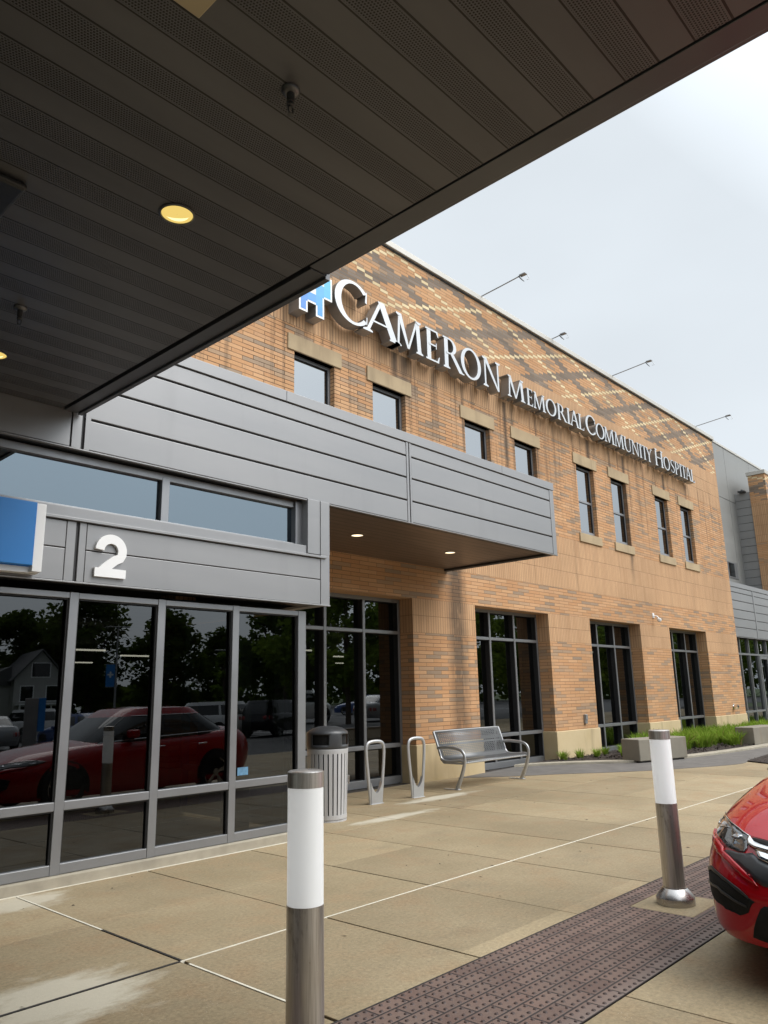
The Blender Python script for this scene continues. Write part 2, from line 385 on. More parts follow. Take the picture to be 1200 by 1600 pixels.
def concrete():
    g = G('sidewalk_concrete'); p = g.pos(); x, y, z = g.sep(p)
    big = g.noise(p, .55, 5, .6); mid = g.noise(p, 2.6, 6, .65); fine = g.noise(p, 42, 5, .75)
    cell = g.white(g.comb(g.M('FLOOR', g.M('DIVIDE', g.M('SUBTRACT', x, 2.71), 1.105)), g.M('FLOOR', g.M('DIVIDE', g.M('SUBTRACT', y, 4.12), 1.13)), 0.0))
    c = g.mix(g.rng(big, .34, .66), (.285, .222, .130), (.385, .305, .188))
    c = g.mix(g.rng(mid, .48, .70, 0, .7), c, (.345, .238, .135))
    c = g.mix(g.rng(g.noise(g.scale(p, (1, 1.6, 1)), 1.1, 6, .7), .56, .74, 0, .5), c, (.225, .185, .122))
    hs_ = g.node('ShaderNodeHueSaturation'); g.put(hs_.inputs['Color'], c)
    g.put(hs_.inputs['Value'], g.M('MULTIPLY', g.rng(cell, 0, 1, .84, 1.08), g.rng(fine, .28, .72, .62, 1.15)))
    c = hs_.outputs[0]
    sp = g.voro(p, 120, 'F1', 'Distance'); sp2 = g.white(g.scale(p, (1, 1, 1)))
    speck = g.M('MULTIPLY', g.rng(g.voro(p, 60), .10, .18, 1, 0), g.rng(g.noise(p, 14, 2), .55, .62))
    c = g.mix(g.M('MULTIPLY', speck, .6), c, (.60, .55, .45))
    # pale efflorescence beside the glass front and in front of the doors; reflected light painted near the racks
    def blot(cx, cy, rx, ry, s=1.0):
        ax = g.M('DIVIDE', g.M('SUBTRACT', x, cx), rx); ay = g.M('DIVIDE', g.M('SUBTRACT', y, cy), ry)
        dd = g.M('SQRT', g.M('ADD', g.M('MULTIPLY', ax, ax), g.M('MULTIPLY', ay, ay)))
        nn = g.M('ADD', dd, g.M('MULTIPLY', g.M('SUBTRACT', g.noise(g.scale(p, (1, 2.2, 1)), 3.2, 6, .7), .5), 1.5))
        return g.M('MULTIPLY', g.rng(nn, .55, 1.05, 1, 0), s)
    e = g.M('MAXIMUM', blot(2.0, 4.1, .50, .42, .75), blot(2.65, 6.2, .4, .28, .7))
    e = g.M('MAXIMUM', e, g.M('MAXIMUM', blot(7.2, 6.6, .85, .13, .75), blot(8.9, 7.25, .9, .16, .8)))  # pale streaks painting light thrown back by the glass
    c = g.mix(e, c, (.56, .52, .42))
    # dark drips and grit
    gr = g.M('MULTIPLY', g.rng(g.voro(p, 7.0), .012, .028, 1, 0), g.rng(g.noise(p, 1.3, 2), .52, .56))
    c = g.mix(g.M('MULTIPLY', gr, .8), c, (.05, .04, .03))
    r = g.rng(mid, .3, .7, .55, .85)
    return g.end(g.bsdf(c, r, 0, g.bump(g.M('ADD', fine, g.M('MULTIPLY', mid, .6)), .28, .006), Specular_IOR_Level=.35))
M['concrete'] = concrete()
M['joint'] = simple('joint_filler', (.035, .028, .022), .9, 0, .3, 20)
M['caulk'] = simple('pale_caulk', (.66, .62, .52), .7, 0, .12, 8)
M['caulk_dark'] = simple('black_caulk', (.022, .018, .016), .6, 0, .2, 20)
M['kerb_concrete'] = simple('kerb_concrete', (.33, .295, .23), .85, 0, .14, 6, 60)
def tactile():
    g = G('tactile_brick'); p = g.pos(); x, y, z = g.sep(p)
    W, Ln = .1075, .213
    yr = g.M('DIVIDE', g.M('SUBTRACT', y, 1.995), W); row = g.M('FLOOR', yr); fy = g.M('MULTIPLY', g.M('FRACT', yr), W)
    xr = g.M('ADD', g.M('DIVIDE', x, Ln), g.M('MULTIPLY', g.M('FLOORED_MODULO', row, 2.0), .5)); colm = g.M('FLOOR', xr); fx = g.M('MULTIPLY', g.M('FRACT', xr), Ln)
    d = g.M('MINIMUM', g.M('MINIMUM', fx, g.M('SUBTRACT', Ln, fx)), g.M('MINIMUM', fy, g.M('SUBTRACT', W, fy)))
    m = g.rng(d, .0042, .0068, 1, 0)
    r = g.white(g.comb(colm, row, 0.0)); n = g.noise(p, 4, 5)
    c = g.mix(r, (.112, .066, .051), (.178, .110, .085)); c = g.mix(g.rng(n, .35, .7, 0, .6), c, (.165, .122, .098))
    c = g.mix(g.rng(g.noise(p, 45, 3), .45, .8, 0, .4), c, (.10, .066, .06))
    wear = g.rng(y, 2.12, 2.0, 0, .5); c = g.mix(wear, c, (.20, .165, .145))
    c = g.mix(m, c, (.020, .014, .013))
    return g.end(g.bsdf(c, .62, 0, g.bump(g.M('ADD', g.inv(m), g.M('MULTIPLY', g.noise(p, 80, 3), .3)), .5, .004)))
M['tactile'] = tactile()
M['dome'] = simple('tactile_dome_shaded', (.060, .038, .033), .6, 0, .25, 20)  # darker than the bricks, the shading of each dome put into its colour
M['asphalt'] = simple('asphalt', (.060, .060, .062), .85, 0, .25, 1.2, 120)
M['path_asphalt'] = simple('path_asphalt', (.125, .115, .105), .85, 0, .16, 2.5, 120)
M['lane'] = M['concrete']
M['lawn'] = simple('lawn', (.055, .085, .022), .95, 0, .3, 3, 40)
M['mulch'] = simple('dark_mulch', (.028, .018, .013), .95, 0, .5, 30, 50)
M['mulch_chip'] = simple('mulch_chip', (.035, .023, .017), .9, 0, .6, 25)
M['steel'] = simple('brushed_steel', (.46, .44, .42), .27, .9, .10, 5)
def brushed():
    g = G('bollard_steel'); p = g.obj(); x, y, z = g.sep(p)
    n = g.noise(g.comb(g.M('MULTIPLY', x, 1.0), g.M('MULTIPLY', y, 1.0), g.M('MULTIPLY', z, .03)), 140, 3)
    d = g.noise(g.scale(p, (1, 1, .35)), 9, 5, .7)
    c = g.mix(g.rng(n, .3, .7), (.42, .39, .36), (.60, .57, .54)); c = g.mix(g.rng(d, .56, .7, 0, .8), c, (.13, .095, .07))
    return g.end(g.bsdf(c, g.rng(d, .3, .7, .26, .42), .85))
M['bollard_steel'] = brushed()
def acrylic():
    g = G('frosted_acrylic'); 
    
    a = g.bsdf((.90, .91, .91), .32, 0, Coat_Weight=.25, Emission_Color=(1, 1, 1, 1), Emission_Strength=.16); t = g.node('ShaderNodeBsdfTranslucent'); t.inputs[0].default_value = (.93, .94, .94, 1)
    ms = g.node('ShaderNodeMixShader'); ms.inputs[0].default_value = .35; g.nt.links.new(a, ms.inputs[1]); g.nt.links.new(t.outputs[0], ms.inputs[2])
    return g.end(ms.outputs[0])
M['acrylic'] = acrylic()
M['silver'] = simple('silver_paint', (.47, .475, .48), .33, .6, .05, 3)
M['bin_silver'] = simple('bin_silver', (.52, .52, .53), .4, .3, .05, 3)
M['letter_face'] = simple('letter_face', (.52, .535, .55), .36, .35, .03, 2)
M['letter_side'] = simple('letter_return', (.30, .295, .285), .38, .55, .1, 4)
M['black_plastic'] = simple('black_plastic', (.022, .023, .025), .38, 0, .1, 4)
M['dark_grey'] = simple('dark_grey_plastic', (.045, .047, .05), .35, 0, .1, 4)
M['black'] = simple('void_black', (.004, .004, .004), .9, 0, .1)
M['white_paint'] = simple('white_paint', (.84, .84, .84), .4, 0, .02, 2)
M['blue_sign'] = simple('blue_sign_face', (.013, .175, .50), .45, 0, .04, 1, Emission_Color=(.012, .17, .48, 1), Emission_Strength=.06)
M['planter'] = stone_mat('planter_concrete', (.185, .165, .13), (.25, .225, .18))
def perforated():
    g = G('perforated_steel'); p = g.obj(); x, y, z = g.sep(p)
    n = g.noise(p, 6, 4); c = g.mix(g.rng(n, .3, .7), (.125, .128, .13), (.155, .158, .16))
    sh = g.bsdf(c, .42, .45)
    uvn = g.node('ShaderNodeUVMap'); u, v, w = g.sep(uvn.outputs[0])
    k = .052
    row = g.M('FLOOR', g.M('DIVIDE', v, k*.5)); 
    a = g.M('SUBTRACT', g.M('FLOORED_MODULO', g.M('ADD', u, g.M('MULTIPLY', g.M('FLOORED_MODULO', row, 2.0), k*.5)), k), k/2)
    b = g.M('SUBTRACT', g.M('FLOORED_MODULO', v, k*.5), k*.25)
    hole = g.M('MULTIPLY', g.M('LESS_THAN', g.M('ABSOLUTE', a), .0135), g.M('LESS_THAN', g.M('ABSOLUTE', b), .0085))
    # solid margins: ends, the fold between back and seat, and the two ribs
    e = g.M('MULTIPLY', g.M('GREATER_THAN', u, .05), g.M('LESS_THAN', u, 1.69))
    for lo, hi in ((.0, .035), (.205, .232), (.40, .50)):
        e = g.M('MULTIPLY', e, g.inv(g.M('MULTIPLY', g.M('GREATER_THAN', v, lo), g.M('LESS_THAN', v, hi))))
    hole = g.M('MULTIPLY', hole, e); hole = g.M('MULTIPLY', hole, g.M('LESS_THAN', v, .88))
    tr = g.node('ShaderNodeBsdfTransparent'); ms = g.node('ShaderNodeMixShader'); g.put(ms.inputs[0], hole)
    g.nt.links.new(sh, ms.inputs[1]); g.nt.links.new(tr.outputs[0], ms.inputs[2])
    return g.end(ms.outputs[0])
M['perforated'] = perforated()

def carpaint(name, col):
    g = G(name); p = g.obj(); n = g.noise(p, 900, 2)
    c = g.mix(g.rng(n, .35, .65), tuple(v*.93 for v in col), tuple(min(1, v*1.06) for v in col))
    return g.end(g.bsdf(c, .32, .0, None, Coat_Weight=1.0, Coat_Roughness=.012, Specular_IOR_Level=.08))
M['red_paint'] = carpaint('red_car_paint', (.40, .0025, .008))
M['car_glass'] = simple('car_glass', (.010, .012, .013), .02, 0, .1, 1, Specular_IOR_Level=.8)
M['chrome'] = simple('chrome', (.78, .78, .78), .06, 1.0, .02)
M['tyre'] = simple('tyre_rubber', (.018, .018, .018), .75, 0, .1, 8)
M['rim'] = simple('alloy_rim', (.42, .42, .43), .25, .9, .05)
M['lamp_lens'] = simple('headlamp_lens', (.05, .053, .056), .04, .15, .4, 16, Coat_Weight=1.0, Coat_Roughness=.0)
M['lamp_chrome'] = simple('lamp_reflector', (.55, .57, .60), .12, .9, .2, 12)
M['paint_white'] = carpaint('white_car_paint', (.72, .72, .72))
M['paint_black'] = carpaint('black_car_paint', (.012, .012, .014))
M['paint_silver'] = carpaint('silver_car_paint', (.36, .37, .38))
M['paint_blue'] = carpaint('blue_car_paint', (.03, .07, .22))

def leaf_mat(name, a, b, tr=.35, dead=0):
    g = G(name); r = g.geo('Random Per Island'); n = g.noise(g.pos(), .6, 3)
    c = g.mix(g.M('MULTIPLY', g.M('ADD', r, n), .5), a, b)
    if dead: c = g.mix(g.M('GREATER_THAN', g.white(g.comb(r, r, 2.0)), 1-dead), c, (.34, .26, .11))
    d = g.node('ShaderNodeBsdfDiffuse'); g.put(d.inputs[0], c)
    t = g.node('ShaderNodeBsdfTranslucent'); g.put(t.inputs[0], g.mix(.5, c, (.16, .22, .02)))
    ms = g.node('ShaderNodeMixShader'); ms.inputs[0].default_value = tr
    g.nt.links.new(d.outputs[0], ms.inputs[1]); g.nt.links.new(t.outputs[0], ms.inputs[2])
    return g.end(ms.outputs[0])
M['leaf_dark'] = leaf_mat('dark_leaf', (.022, .042, .012), (.055, .085, .022))
M['leaf_light'] = leaf_mat('light_leaf', (.08, .14, .025), (.19, .26, .05))
M['needle'] = leaf_mat('needle_leaf', (.018, .036, .018), (.038, .062, .028), .15)
M['blade'] = leaf_mat('strap_leaf', (.13, .22, .025), (.27, .40, .06), .4, .09)
M['bark'] = simple('bark', (.075, .058, .044), .95, 0, .35, 8, 30)
M['house_siding'] = simple('house_siding', (.42, .42, .40), .8, 0, .06, 2)
M['roof_shingle'] = simple('roof_shingle', (.10, .10, .105), .9, 0, .3, 10)
M['galv'] = simple('galvanised', (.30, .305, .31), .45, .6, .08, 3)

# ------------------------------------------------------------------ ground
YA, YB, YF, YS = 8.68, 6.36, 6.335, 6.44
def sheet(name, x0, x1, y0, y1, z, mat, kind='structure'):
    o = MB().quad((x0, y0, z), (x1, y0, z), (x1, y1, z), (x0, y1, z)).build(name, mat); return tag(o, kind=kind)
sheet('ground', -400, 400, -400, 400, -.06, M['lawn'])
sheet('parking_lot', -60, 110, -62, -6.0, -.035, M['asphalt'])
mb = MB()
for k in range(26):
    x = -10+2.75*k
    mb.box(x-.05, x+.05, -24.5, -19.5, -.035, -.031); mb.box(x-.05, x+.05, -37, -32, -.035, -.031)
tag(mb.build('parking_lines', M['white_paint']), kind='structure')
sheet('joint_bed', -20, 60, -6.0, 8.95, -.012, M['joint'])

# pavement: real slabs with open joints
pv = MB(); gap = .012
xs = [2.705+1.105*k for k in range(-12, 46)]
for j, (y0, y1) in enumerate(((2.85, 4.12), (4.12, 5.25), (5.25, 6.40), (6.40, 7.55), (7.55, 8.70))):
    for a, b in zip(xs, xs[1:]):
        g1 = .011 if abs(a-2.705) < .01 else gap*.5
        g0 = .5*gap
        if y0 >= 6.4 and b < 5.7: continue
        pv.box(a+g1, b-(g0 if abs(b-2.705) > .01 else .011), y0+g0*(.35 if abs(y0-5.25) < .01 else .8), y1-g0*(.35 if abs(y1-5.25) < .01 else .8), -.10, random.uniform(-.0012, .0012))
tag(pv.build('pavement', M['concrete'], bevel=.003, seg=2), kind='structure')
lane = MB()
lx = [3.813+3.3*k for k in range(-8, 16)]
for a, b in zip(lx, lx[1:]):
    for y0, y1 in ((-6.0, -2.0), (-2.0, 1.992)):
        lane.box(a+.004, b-.004, y0+.003, y1-.003, -.10, -.002)
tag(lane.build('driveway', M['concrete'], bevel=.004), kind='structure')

ck = MB()
ck.box(-6, 14.0, 4.1145, 4.1255, -.05, .0022)
ck.box(2.698, 2.712, 5.05, 6.38, -.05, .0018); ck.box(2.698, 2.712, 3.05, 4.05, -.05, .0018)
ck.box(-4, 5.62, 6.388, 6.402, -.05, .004)
tag(ck.build('pale_joint_sealant', M['caulk']), kind='structure')
cd = MB(); cd.box(2.698, 2.712, 4.13, 5.05, -.05, .003); cd.box(-6, 2.69, 4.112, 4.128, -.05, .0035); cd.box(-6, 40, 2.842, 2.854, -.05, .001)
tag(cd.build('black_joint_sealant', M['caulk_dark']), kind='structure')

# warning strip of red-brown bricks with domes, cut out round the bollards
BOLL = [(2.165, 2.46), (5.555, 2.46)]
bx = sorted(BOLL)
strip = MB(); pads = MB(); prev = -8.0
for cx, cy in bx:
    strip.box(prev, cx-.26, 1.995, 2.842, -.08, .0); strip.box(cx-.26, cx+.26, 1.995, cy-.22, -.08, .0); strip.box(cx-.26, cx+.26, cy+.22, 2.842, -.08, .0)
    pads.box(cx-.256, cx+.256, cy-.216, cy+.216, -.08, .001); prev = cx+.26
strip.box(prev, 30, 1.995, 2.842, -.08, 0)
tag(strip.build('tactile_strip', M['tactile']), kind='structure')
tag(pads.build('bollard_pad', M['concrete'], bevel=.004), kind='structure')
dm = MB(); dpitch = .0535
for i in range(int((13-1.6)/dpitch)):
    for j in range(16):
        x = 1.6+dpitch*(i+.5); y = 1.995+dpitch*(j+.5)-.002
        if y > 2.835: continue
        if any(abs(x-cx) < .275 and abs(y-cy) < .235 for cx, cy in bx): continue
        n = 8; r0, r1, h = .0125, .0075, .0052
        vs = [(x+r0*math.cos(6.283*k/n), y+r0*math.sin(6.283*k/n), -.001) for k in range(n)]+[(x+r1*math.cos(6.283*k/n), y+r1*math.sin(6.283*k/n), h) for k in range(n)]
        dm.add(vs, [tuple(range(n, 2*n))]+[(k, (k+1) % n, (k+1) % n+n, k+n) for k in range(n)])
tag(dm.build('tactile_domes', M['dome'], smooth=50, fix=False), kind='structure')

# curved dark path, its pale kerb and the mulch beds
def strip_mesh(pa, pb, z, n=40):
    def cr(P, t):
        k = t*(len(P)-1); i = min(int(k), len(P)-2); f = k-i
        g_ = lambda q: Vector(P[max(0, min(len(P)-1, q))]).to_3d()
        p0, p1, p2, p3 = g_(i-1), g_(i), g_(i+1), g_(i+2)
        return .5*((2*p1)+(-p0+p2)*f+(2*p0-5*p1+4*p2-p3)*f*f+(-p0+3*p1-3*p2+p3)*f**3)
    A = [cr(pa, k/n) for k in range(n+1)]; B = [cr(pb, k/n) for k in range(n+1)]
    m = MB()
    for k in range(n):
        a, b, c, d = A[k], A[k+1], B[k+1], B[k]
        m.add([(q.x, q.y, z) for q in (a, b, c, d)]+[(q.x, q.y, -.1) for q in (a, b, c, d)], [(0,1,2,3), (0,4,5,1), (3,2,6,7)])
    return m
near = [(11.0, 8.55), (11.6, 8.0), (12.41, 7.44), (13.64, 6.46), (15.5, 5.55), (16.5, 5.5), (18.2, 5.66), (22, 5.5), (30, 5.3)]
far = [(13.1, 8.78), (13.7, 8.45), (14.4, 7.85), (15.3, 7.1), (17.3, 6.62), (20.0, 6.35), (24, 6.2), (31, 6.1)]
farb = [(13.45, 8.79), (14.0, 8.50), (14.7, 7.95), (15.5, 7.3), (17.4, 6.85), (20.05, 6.6), (24, 6.46), (31, 6.4)]
bedb = [(13.6, 8.80), (15.0, 8.80), (16.5, 8.80), (18, 8.80), (20, 8.80), (22, 8.80), (26, 8.80), (31, 8.80)]
tag(strip_mesh(near, far, .006).build('path', M['path_asphalt']), kind='structure')
tag(strip_mesh(far, farb, .05).build('kerb', M['kerb_concrete'], bevel=.01), kind='structure')
tag(strip_mesh(farb, bedb, .045).build('mulch_bed', M['mulch']), kind='structure')
mb = strip_mesh([(16.0, 4.95), (16.4, 4.5), (18, 4.2), (22, 4.1)], [(16.33, 5.50), (17.2, 5.57), (18.6, 5.64), (22, 5.48)], .022)
tag(mb.build('mulch_island', M['mulch']), kind='structure')
# loose bark chips on the beds
ch = MB(); rr = random.Random(3)
def in_bed(x, y):
    fy = np.interp(x, [p[0] for p in farb], [p[1] for p in farb]); return y > fy+.03 and y < 8.66
for _ in range(5200):
    x = rr.uniform(13.6, 26.2); y = rr.uniform(6.4, 8.66)
    if not in_bed(x, y): continue
    z = .045+rr.random()*.03; l, w = rr.uniform(.015, .05), rr.uniform(.006, .015); a = rr.uniform(0, 6.28); t = rr.uniform(-.5, .5)
    dx, dy, dz = math.cos(a)*l, math.sin(a)*l, t*l; ex, ey = -math.sin(a)*w, math.cos(a)*w
    ch.add([(x-dx-ex, y-dy-ey, z-dz), (x+dx-ex, y+dy-ey, z+dz), (x+dx+ex, y+dy+ey, z+dz+.006), (x-dx+ex, y-dy+ey, z-dz+.006)], [(0,1,2,3)])
for _ in range(700):
    x = rr.uniform(16.2, 22); y = rr.uniform(4.3, 5.55)
    if y < np.interp(x, [16.0, 16.4, 18, 22], [4.95, 4.5, 4.2, 4.1]) or x < 16.0+(y-4.95)*.7: continue
    z = .022+rr.random()*.02; a = rr.uniform(0, 6.28); l, w = .03, .01
    dx, dy = math.cos(a)*l, math.sin(a)*l; ex, ey = -math.sin(a)*w, math.cos(a)*w
    ch.add([(x-dx-ex, y-dy-ey, z), (x+dx-ex, y+dy-ey, z+.01), (x+dx+ex, y+dy+ey, z+.012), (x-dx+ex, y-dy+ey, z)], [(0,1,2,3)])
tag(ch.build('mulch_chips', M['mulch_chip'], fix=False), kind='stuff')
lf = MB(); rr = random.Random(12)
for _ in range(70):
    x = rr.uniform(1.4, 13); y = rr.uniform(2.9, 7.4)
    if y > 6.3 and x < 5.8: continue
    a = rr.uniform(0, 6.28); l, w = rr.uniform(.006, .022), rr.uniform(.003, .008)
    dx, dy = math.cos(a)*l, math.sin(a)*l; ex, ey = -math.sin(a)*w, math.cos(a)*w
    lf.add([(x-dx, y-dy, .003), (x+ex, y+ey, .007), (x+dx, y+dy, .004), (x-ex, y-ey, .003)], [(0,1,2,3)])
tag(lf.build('leaf_litter', M['mulch_chip'], fix=False), kind='stuff')

# ------------------------------------------------------------------ brick building
B = thing('brick_building', 'two storey orange brick hospital building with diamond patterned parapet and stone base', 'building', (9, YA, 0))
def child(o, parent):
    """put a mesh built in world coordinates under an empty, keeping its place"""
    o.parent = parent
    o.matrix_parent_inverse = (Matrix.Translation(parent.location) @ parent.rotation_euler.to_matrix().to_4x4()).inverted()
    return o
XL, XR, ZT = -8.0, 26.22, 9.735
UW = [(7.37+4.5*k+d, 7.37+4.5*k+d+.88) for k in range(4) for d in (0, 1.81)]
GW = [(7.42+4.5*k, 10.09+4.5*k) for k in range(4)]
UZ0, UZ1, GZ1 = 5.10, 6.83, 3.06
opens = [(a, b, UZ0, UZ1) for a, b in UW]+[(a, b, .0, GZ1) for a, b in GW]+[(-7.5, 5.4, .0, 3.2)]
def wall_with_openings(x0, x1, z0, z1, y, depth, ops, zsplit=()):
    X = sorted({x0, x1}|{v for o in ops for v in o[:2]}); Z = sorted({z0, z1}|{v for o in ops for v in o[2:]}|set(zsplit))
    m = MB()
    def isopen(a, b, c, d): return any(o[0] <= a+1e-6 and o[1] >= b-1e-6 and o[2] <= c+1e-6 and o[3] >= d-1e-6 for o in ops)
    for a, b in zip(X, X[1:]):
        for c, d in zip(Z, Z[1:]):
            if not isopen(a, b, c, d): m.quad((a, y, c), (b, y, c), (b, y, d), (a, y, d))
    for a, b, c, d in ops:
        m.quad((a, y, c), (a, y+depth, c), (a, y+depth, d), (a, y, d)); m.quad((b, y, c), (b, y, d), (b, y+depth, d), (b, y+depth, c))
        m.quad((a, y, d), (a, y+depth, d), (b, y+depth, d), (b, y, d))
        if c > z0: m.quad((a, y, c), (b, y, c), (b, y+depth, c), (a, y+depth, c))
    m.quad((x1, y, z0), (x1, y+2.2, z0), (x1, y+2.2, z1), (x1, y, z1)); m.quad((x0, y, z0), (x0, y+14, z0), (x0, y+14, z1), (x0, y, z1))
    return m
BZ = .60
ops_b = [(a, b, max(c, BZ), d) for a, b, c, d in opens]
m = wall_with_openings(XL, XR, BZ, ZT, YA, .36, ops_b)
child(m.build('wall', M['brick'], fix=False), B)
sb = MB()
edges = [5.4]+[v for a, b in GW for v in (a, b)]+[XR]
for a, b in zip(edges[0::2], edges[1::2]):
    child(MB().box(a-.035, b+.035 if b != XR else b, YA-.035, YA+.36, -.05, BZ).build('stone_base', M['limestone'], bevel=.012), B)
cp = MB(); cp.box(XL, XR+.04, YA-.06, YA+.45, ZT, ZT+.125)
child(cp.build('parapet_coping', M['cap'], bevel=.01), B)
ds = MB(); ds.box(XL, XR, YA-.018, YA-.002, ZT-.035, ZT-.002)
child(ds.build('coping_shadow_gap', M['gasket']), B)
core = MB(); core.quad((XL, YA+.4, ZT-.3), (XR, YA+.4, ZT-.3), (XR, 31, ZT-.3), (XL, 31, ZT-.3)); core.quad((XL, 31, 0), (XR, 31, 0), (XR, 31, ZT-.3), (XL, 31, ZT-.3))
child(core.build('roof', M['galv']), B)
# the ground floor rooms behind the glass
rm = MB(); rm.quad((-7.9, YA+.38, .02), (26.1, YA+.38, .02), (26.1, 30, .02), (-7.9, 30, .02)); child(rm.build('interior_floor', M['interior_floor'], fix=False), B)
rm = MB(); rm.quad((-7.9, 30, 0), (26.1, 30, 0), (26.1, 30, 3.4), (-7.9, 30, 3.4)); rm.quad((-7.9, YA+.38, 3.4), (26.1, YA+.38, 3.4), (26.1, 30, 3.4), (-7.9, 30, 3.4))
rm.quad((26.1, YA+.38, 0), (26.1, 30, 0), (26.1, 30, 3.4), (26.1, YA+.38, 3.4)); rm.quad((-7.9, YA+.38, 0), (-7.9, 30, 0), (-7.9, 30, 3.4), (-7.9, YA+.38, 3.4))
child(rm.build('interior_wall', M['interior_wall'], fix=False), B)
for x, y in ((12.2, 21.6), (12.5, 26.2), (15.4, 23.6), (18.8, 19.3), (22.8, 23.4), (18.8, 14.2), (14.6, 17.0), (9.5, 19.5), (22.8, 17.2), (24.6, 13.2)): child(MB().box(x-.55, x+.55, y-.05, y+.05, 2.70, 2.74).build('ceiling_light', M['strip_light']), B)
for x, y in ((8.2, 13.0), (13.0, 13.0), (17.8, 13.0), (22.6, 13.0)): child(MB().box(x-.2, x+.2, y-.2, y+.2, .02, 3.4).build('interior_column', M['interior_green']), B)
for a, b in UW:      # dark voids behind the upper windows
    pass
vb = MB(); vb.quad((6.5, 9.6, 4.6), (26, 9.6, 4.6), (26, 9.6, 7.2), (6.5, 9.6, 7.2))
child(vb.build('upper_blinds', M['interior_wall'], fix=False), B)

def window_upper(a, b):
    y0 = YA+.10; f = MB(); t = .052
    f.box(a, a+t, y0, y0+.10, UZ0, UZ1); f.box(b-t, b, y0, y0+.10, UZ0, UZ1)
    f.box(a+t, b-t, y0, y0+.10, UZ1-t, UZ1); f.box(a+t, b-t, y0-.02, y0+.10, UZ0, UZ0+.10)
    f.box(a+t, b-t, y0+.004, y0+.10, 5.93, 5.985)
    w = child(f.build('window', M['alu'], bevel=.004), B)
    p = MB(); yp = y0+.024; p.quad((a+t, yp, UZ0+.1), (b-t, yp, UZ0+.1), (b-t, yp, UZ1-t), (a+t, yp, UZ1-t))
    o = p.build('pane', M['glass_upper'], fix=False); o.parent = w
    gk = MB()
    for c, e in ((UZ0+.10, 5.93), (5.985, UZ1-t)):
        gk.box(b-t-.016, b-t, y0+.004, yp+.01, c, e); gk.box(a+t, b-t-.016, y0+.008, yp+.01, e-.010, e)
    o = gk.build('gasket', M['gasket']); o.parent = w
    s_ = MB(); s_.box(a-.15, b+.15, YA-.028, YA+.20, UZ1, UZ1+.27)
    o = s_.build('lintel', M['lintel'], bevel=.006); o.parent = w
    s_ = MB(); s_.box(a-.11, b+.11, YA-.035, YA+.10, UZ0-.22, UZ0-.002); s_.prism([(YA+.10, UZ0-.22), (YA+.25, UZ0-.22), (YA+.25, UZ0+.03), (YA+.10, UZ0-.002)], lambda u, v, k: (a+.001 if k == 0 else b-.001, u, v))
    o = s_.build('sill', M['lintel'], bevel=.008); o.parent = w
for a, b in UW: window_upper(a, b)
def window_ground(a, b, z1=GZ1, parent=None, y0=YA+.30, cols=(.33, .66), name='storefront_window', d=0):
    f = MB(); t = .055; w = b-a; z0 = -.01
    X = [a]+[a+w*c for c in cols]+[b]
    f.box(a, a+t, y0, y0+.12, z0, z1); f.box(b-t, b, y0, y0+.12, z0, z1)
    f.box(a+t, b-t, y0, y0+.12, z1-.06, z1); f.box(a+t, b-t, y0, y0+.12, z0, z0+.12)
    f.box(a+t, b-t, y0+.003, y0+.118, .57, .635); f.box(a+t, b-t, y0+.003, y0+.118, 2.45, 2.505)
    for x in X[1:-1]: f.box(x-.028, x+.028, y0-.003, y0+.121, z0+.12, z1-.06)
    fr = child(f.build(name, M['alu'], bevel=.004), parent or B)
    p = MB(); yp = y0+.11; p.quad((a+t, yp, z0), (b-t, yp, z0), (b-t, yp, z1), (a+t, yp, z1))
    o = p.build('pane', M['glass_tall'], fix=False); o.parent = fr
    g2 = MB()
    for i in range(len(X)-1):
        l = X[i]+(t if i == 0 else .028); r_ = X[i+1]-(t if i == len(X)-2 else .028)
        for c, e in ((z0+.12, .57), (.635, 2.45), (2.505, z1-.06)):
            g2.box(l, l+.010, y0+.012, y0+.108, c, e); g2.box(r_-.010, r_, y0+.012, y0+.108, c, e)
            g2.box(l+.01, r_-.01, y0+.035, y0+.058, e-.010, e); g2.box(l+.01, r_-.01, y0+.035, y0+.058, c, c+.010)
    o = g2.build('gasket', M['gasket']); o.parent = fr
    return fr
for i, (a, b) in enumerate(GW): window_ground(a, b)

# ------------------------------------------------------------------ glazed vestibule at the left
V = thing('entrance_vestibule', 'glazed entrance vestibule with grey panel fascia carrying a white 2', 'vestibule', (2.5, YS, 0))
def vc(o): return child(o, V)
VX1 = 5.65
mul = [-3.6, -2.15, -1.22, .31, 1.24, 2.165, 3.01, 3.865, 4.72, VX1-.04]
GT = 2.36
f = MB()
for x in mul:
    hw = .040 if x < 5 else .055
    f.box(x-hw, x+hw, YS, YS+.13, .09, GT)
for a, b in zip(mul, mul[1:]):
    l = a+.04; r_ = b-(.04 if b < 5 else .055)
    f.box(l, r_, YS+.003, YS+.127, GT-.055, GT-.003); f.box(l, r_, YS+.003, YS+.127, .575, .645); f.box(l, r_, YS+.003, YS+.127, .092, .17)
vc(f.build('storefront_frame', M['alu'], bevel=.004))
tilt = .0093
for a, b in zip(mul, mul[1:]):
    l = a+.03; r_ = b-.03
    for z0, z1, nm in ((.16, .585, 'lower_pane'), (.635, GT-.05, 'pane')):
        yy = lambda z: YS+.05+(z-1.3)*tilt
        o = MB().quad((l, yy(z0), z0), (r_, yy(z0), z0), (r_, yy(z1), z1), (l, yy(z1), z1)).build(nm, M['glass'], fix=False); vc(o)
g2 = MB()
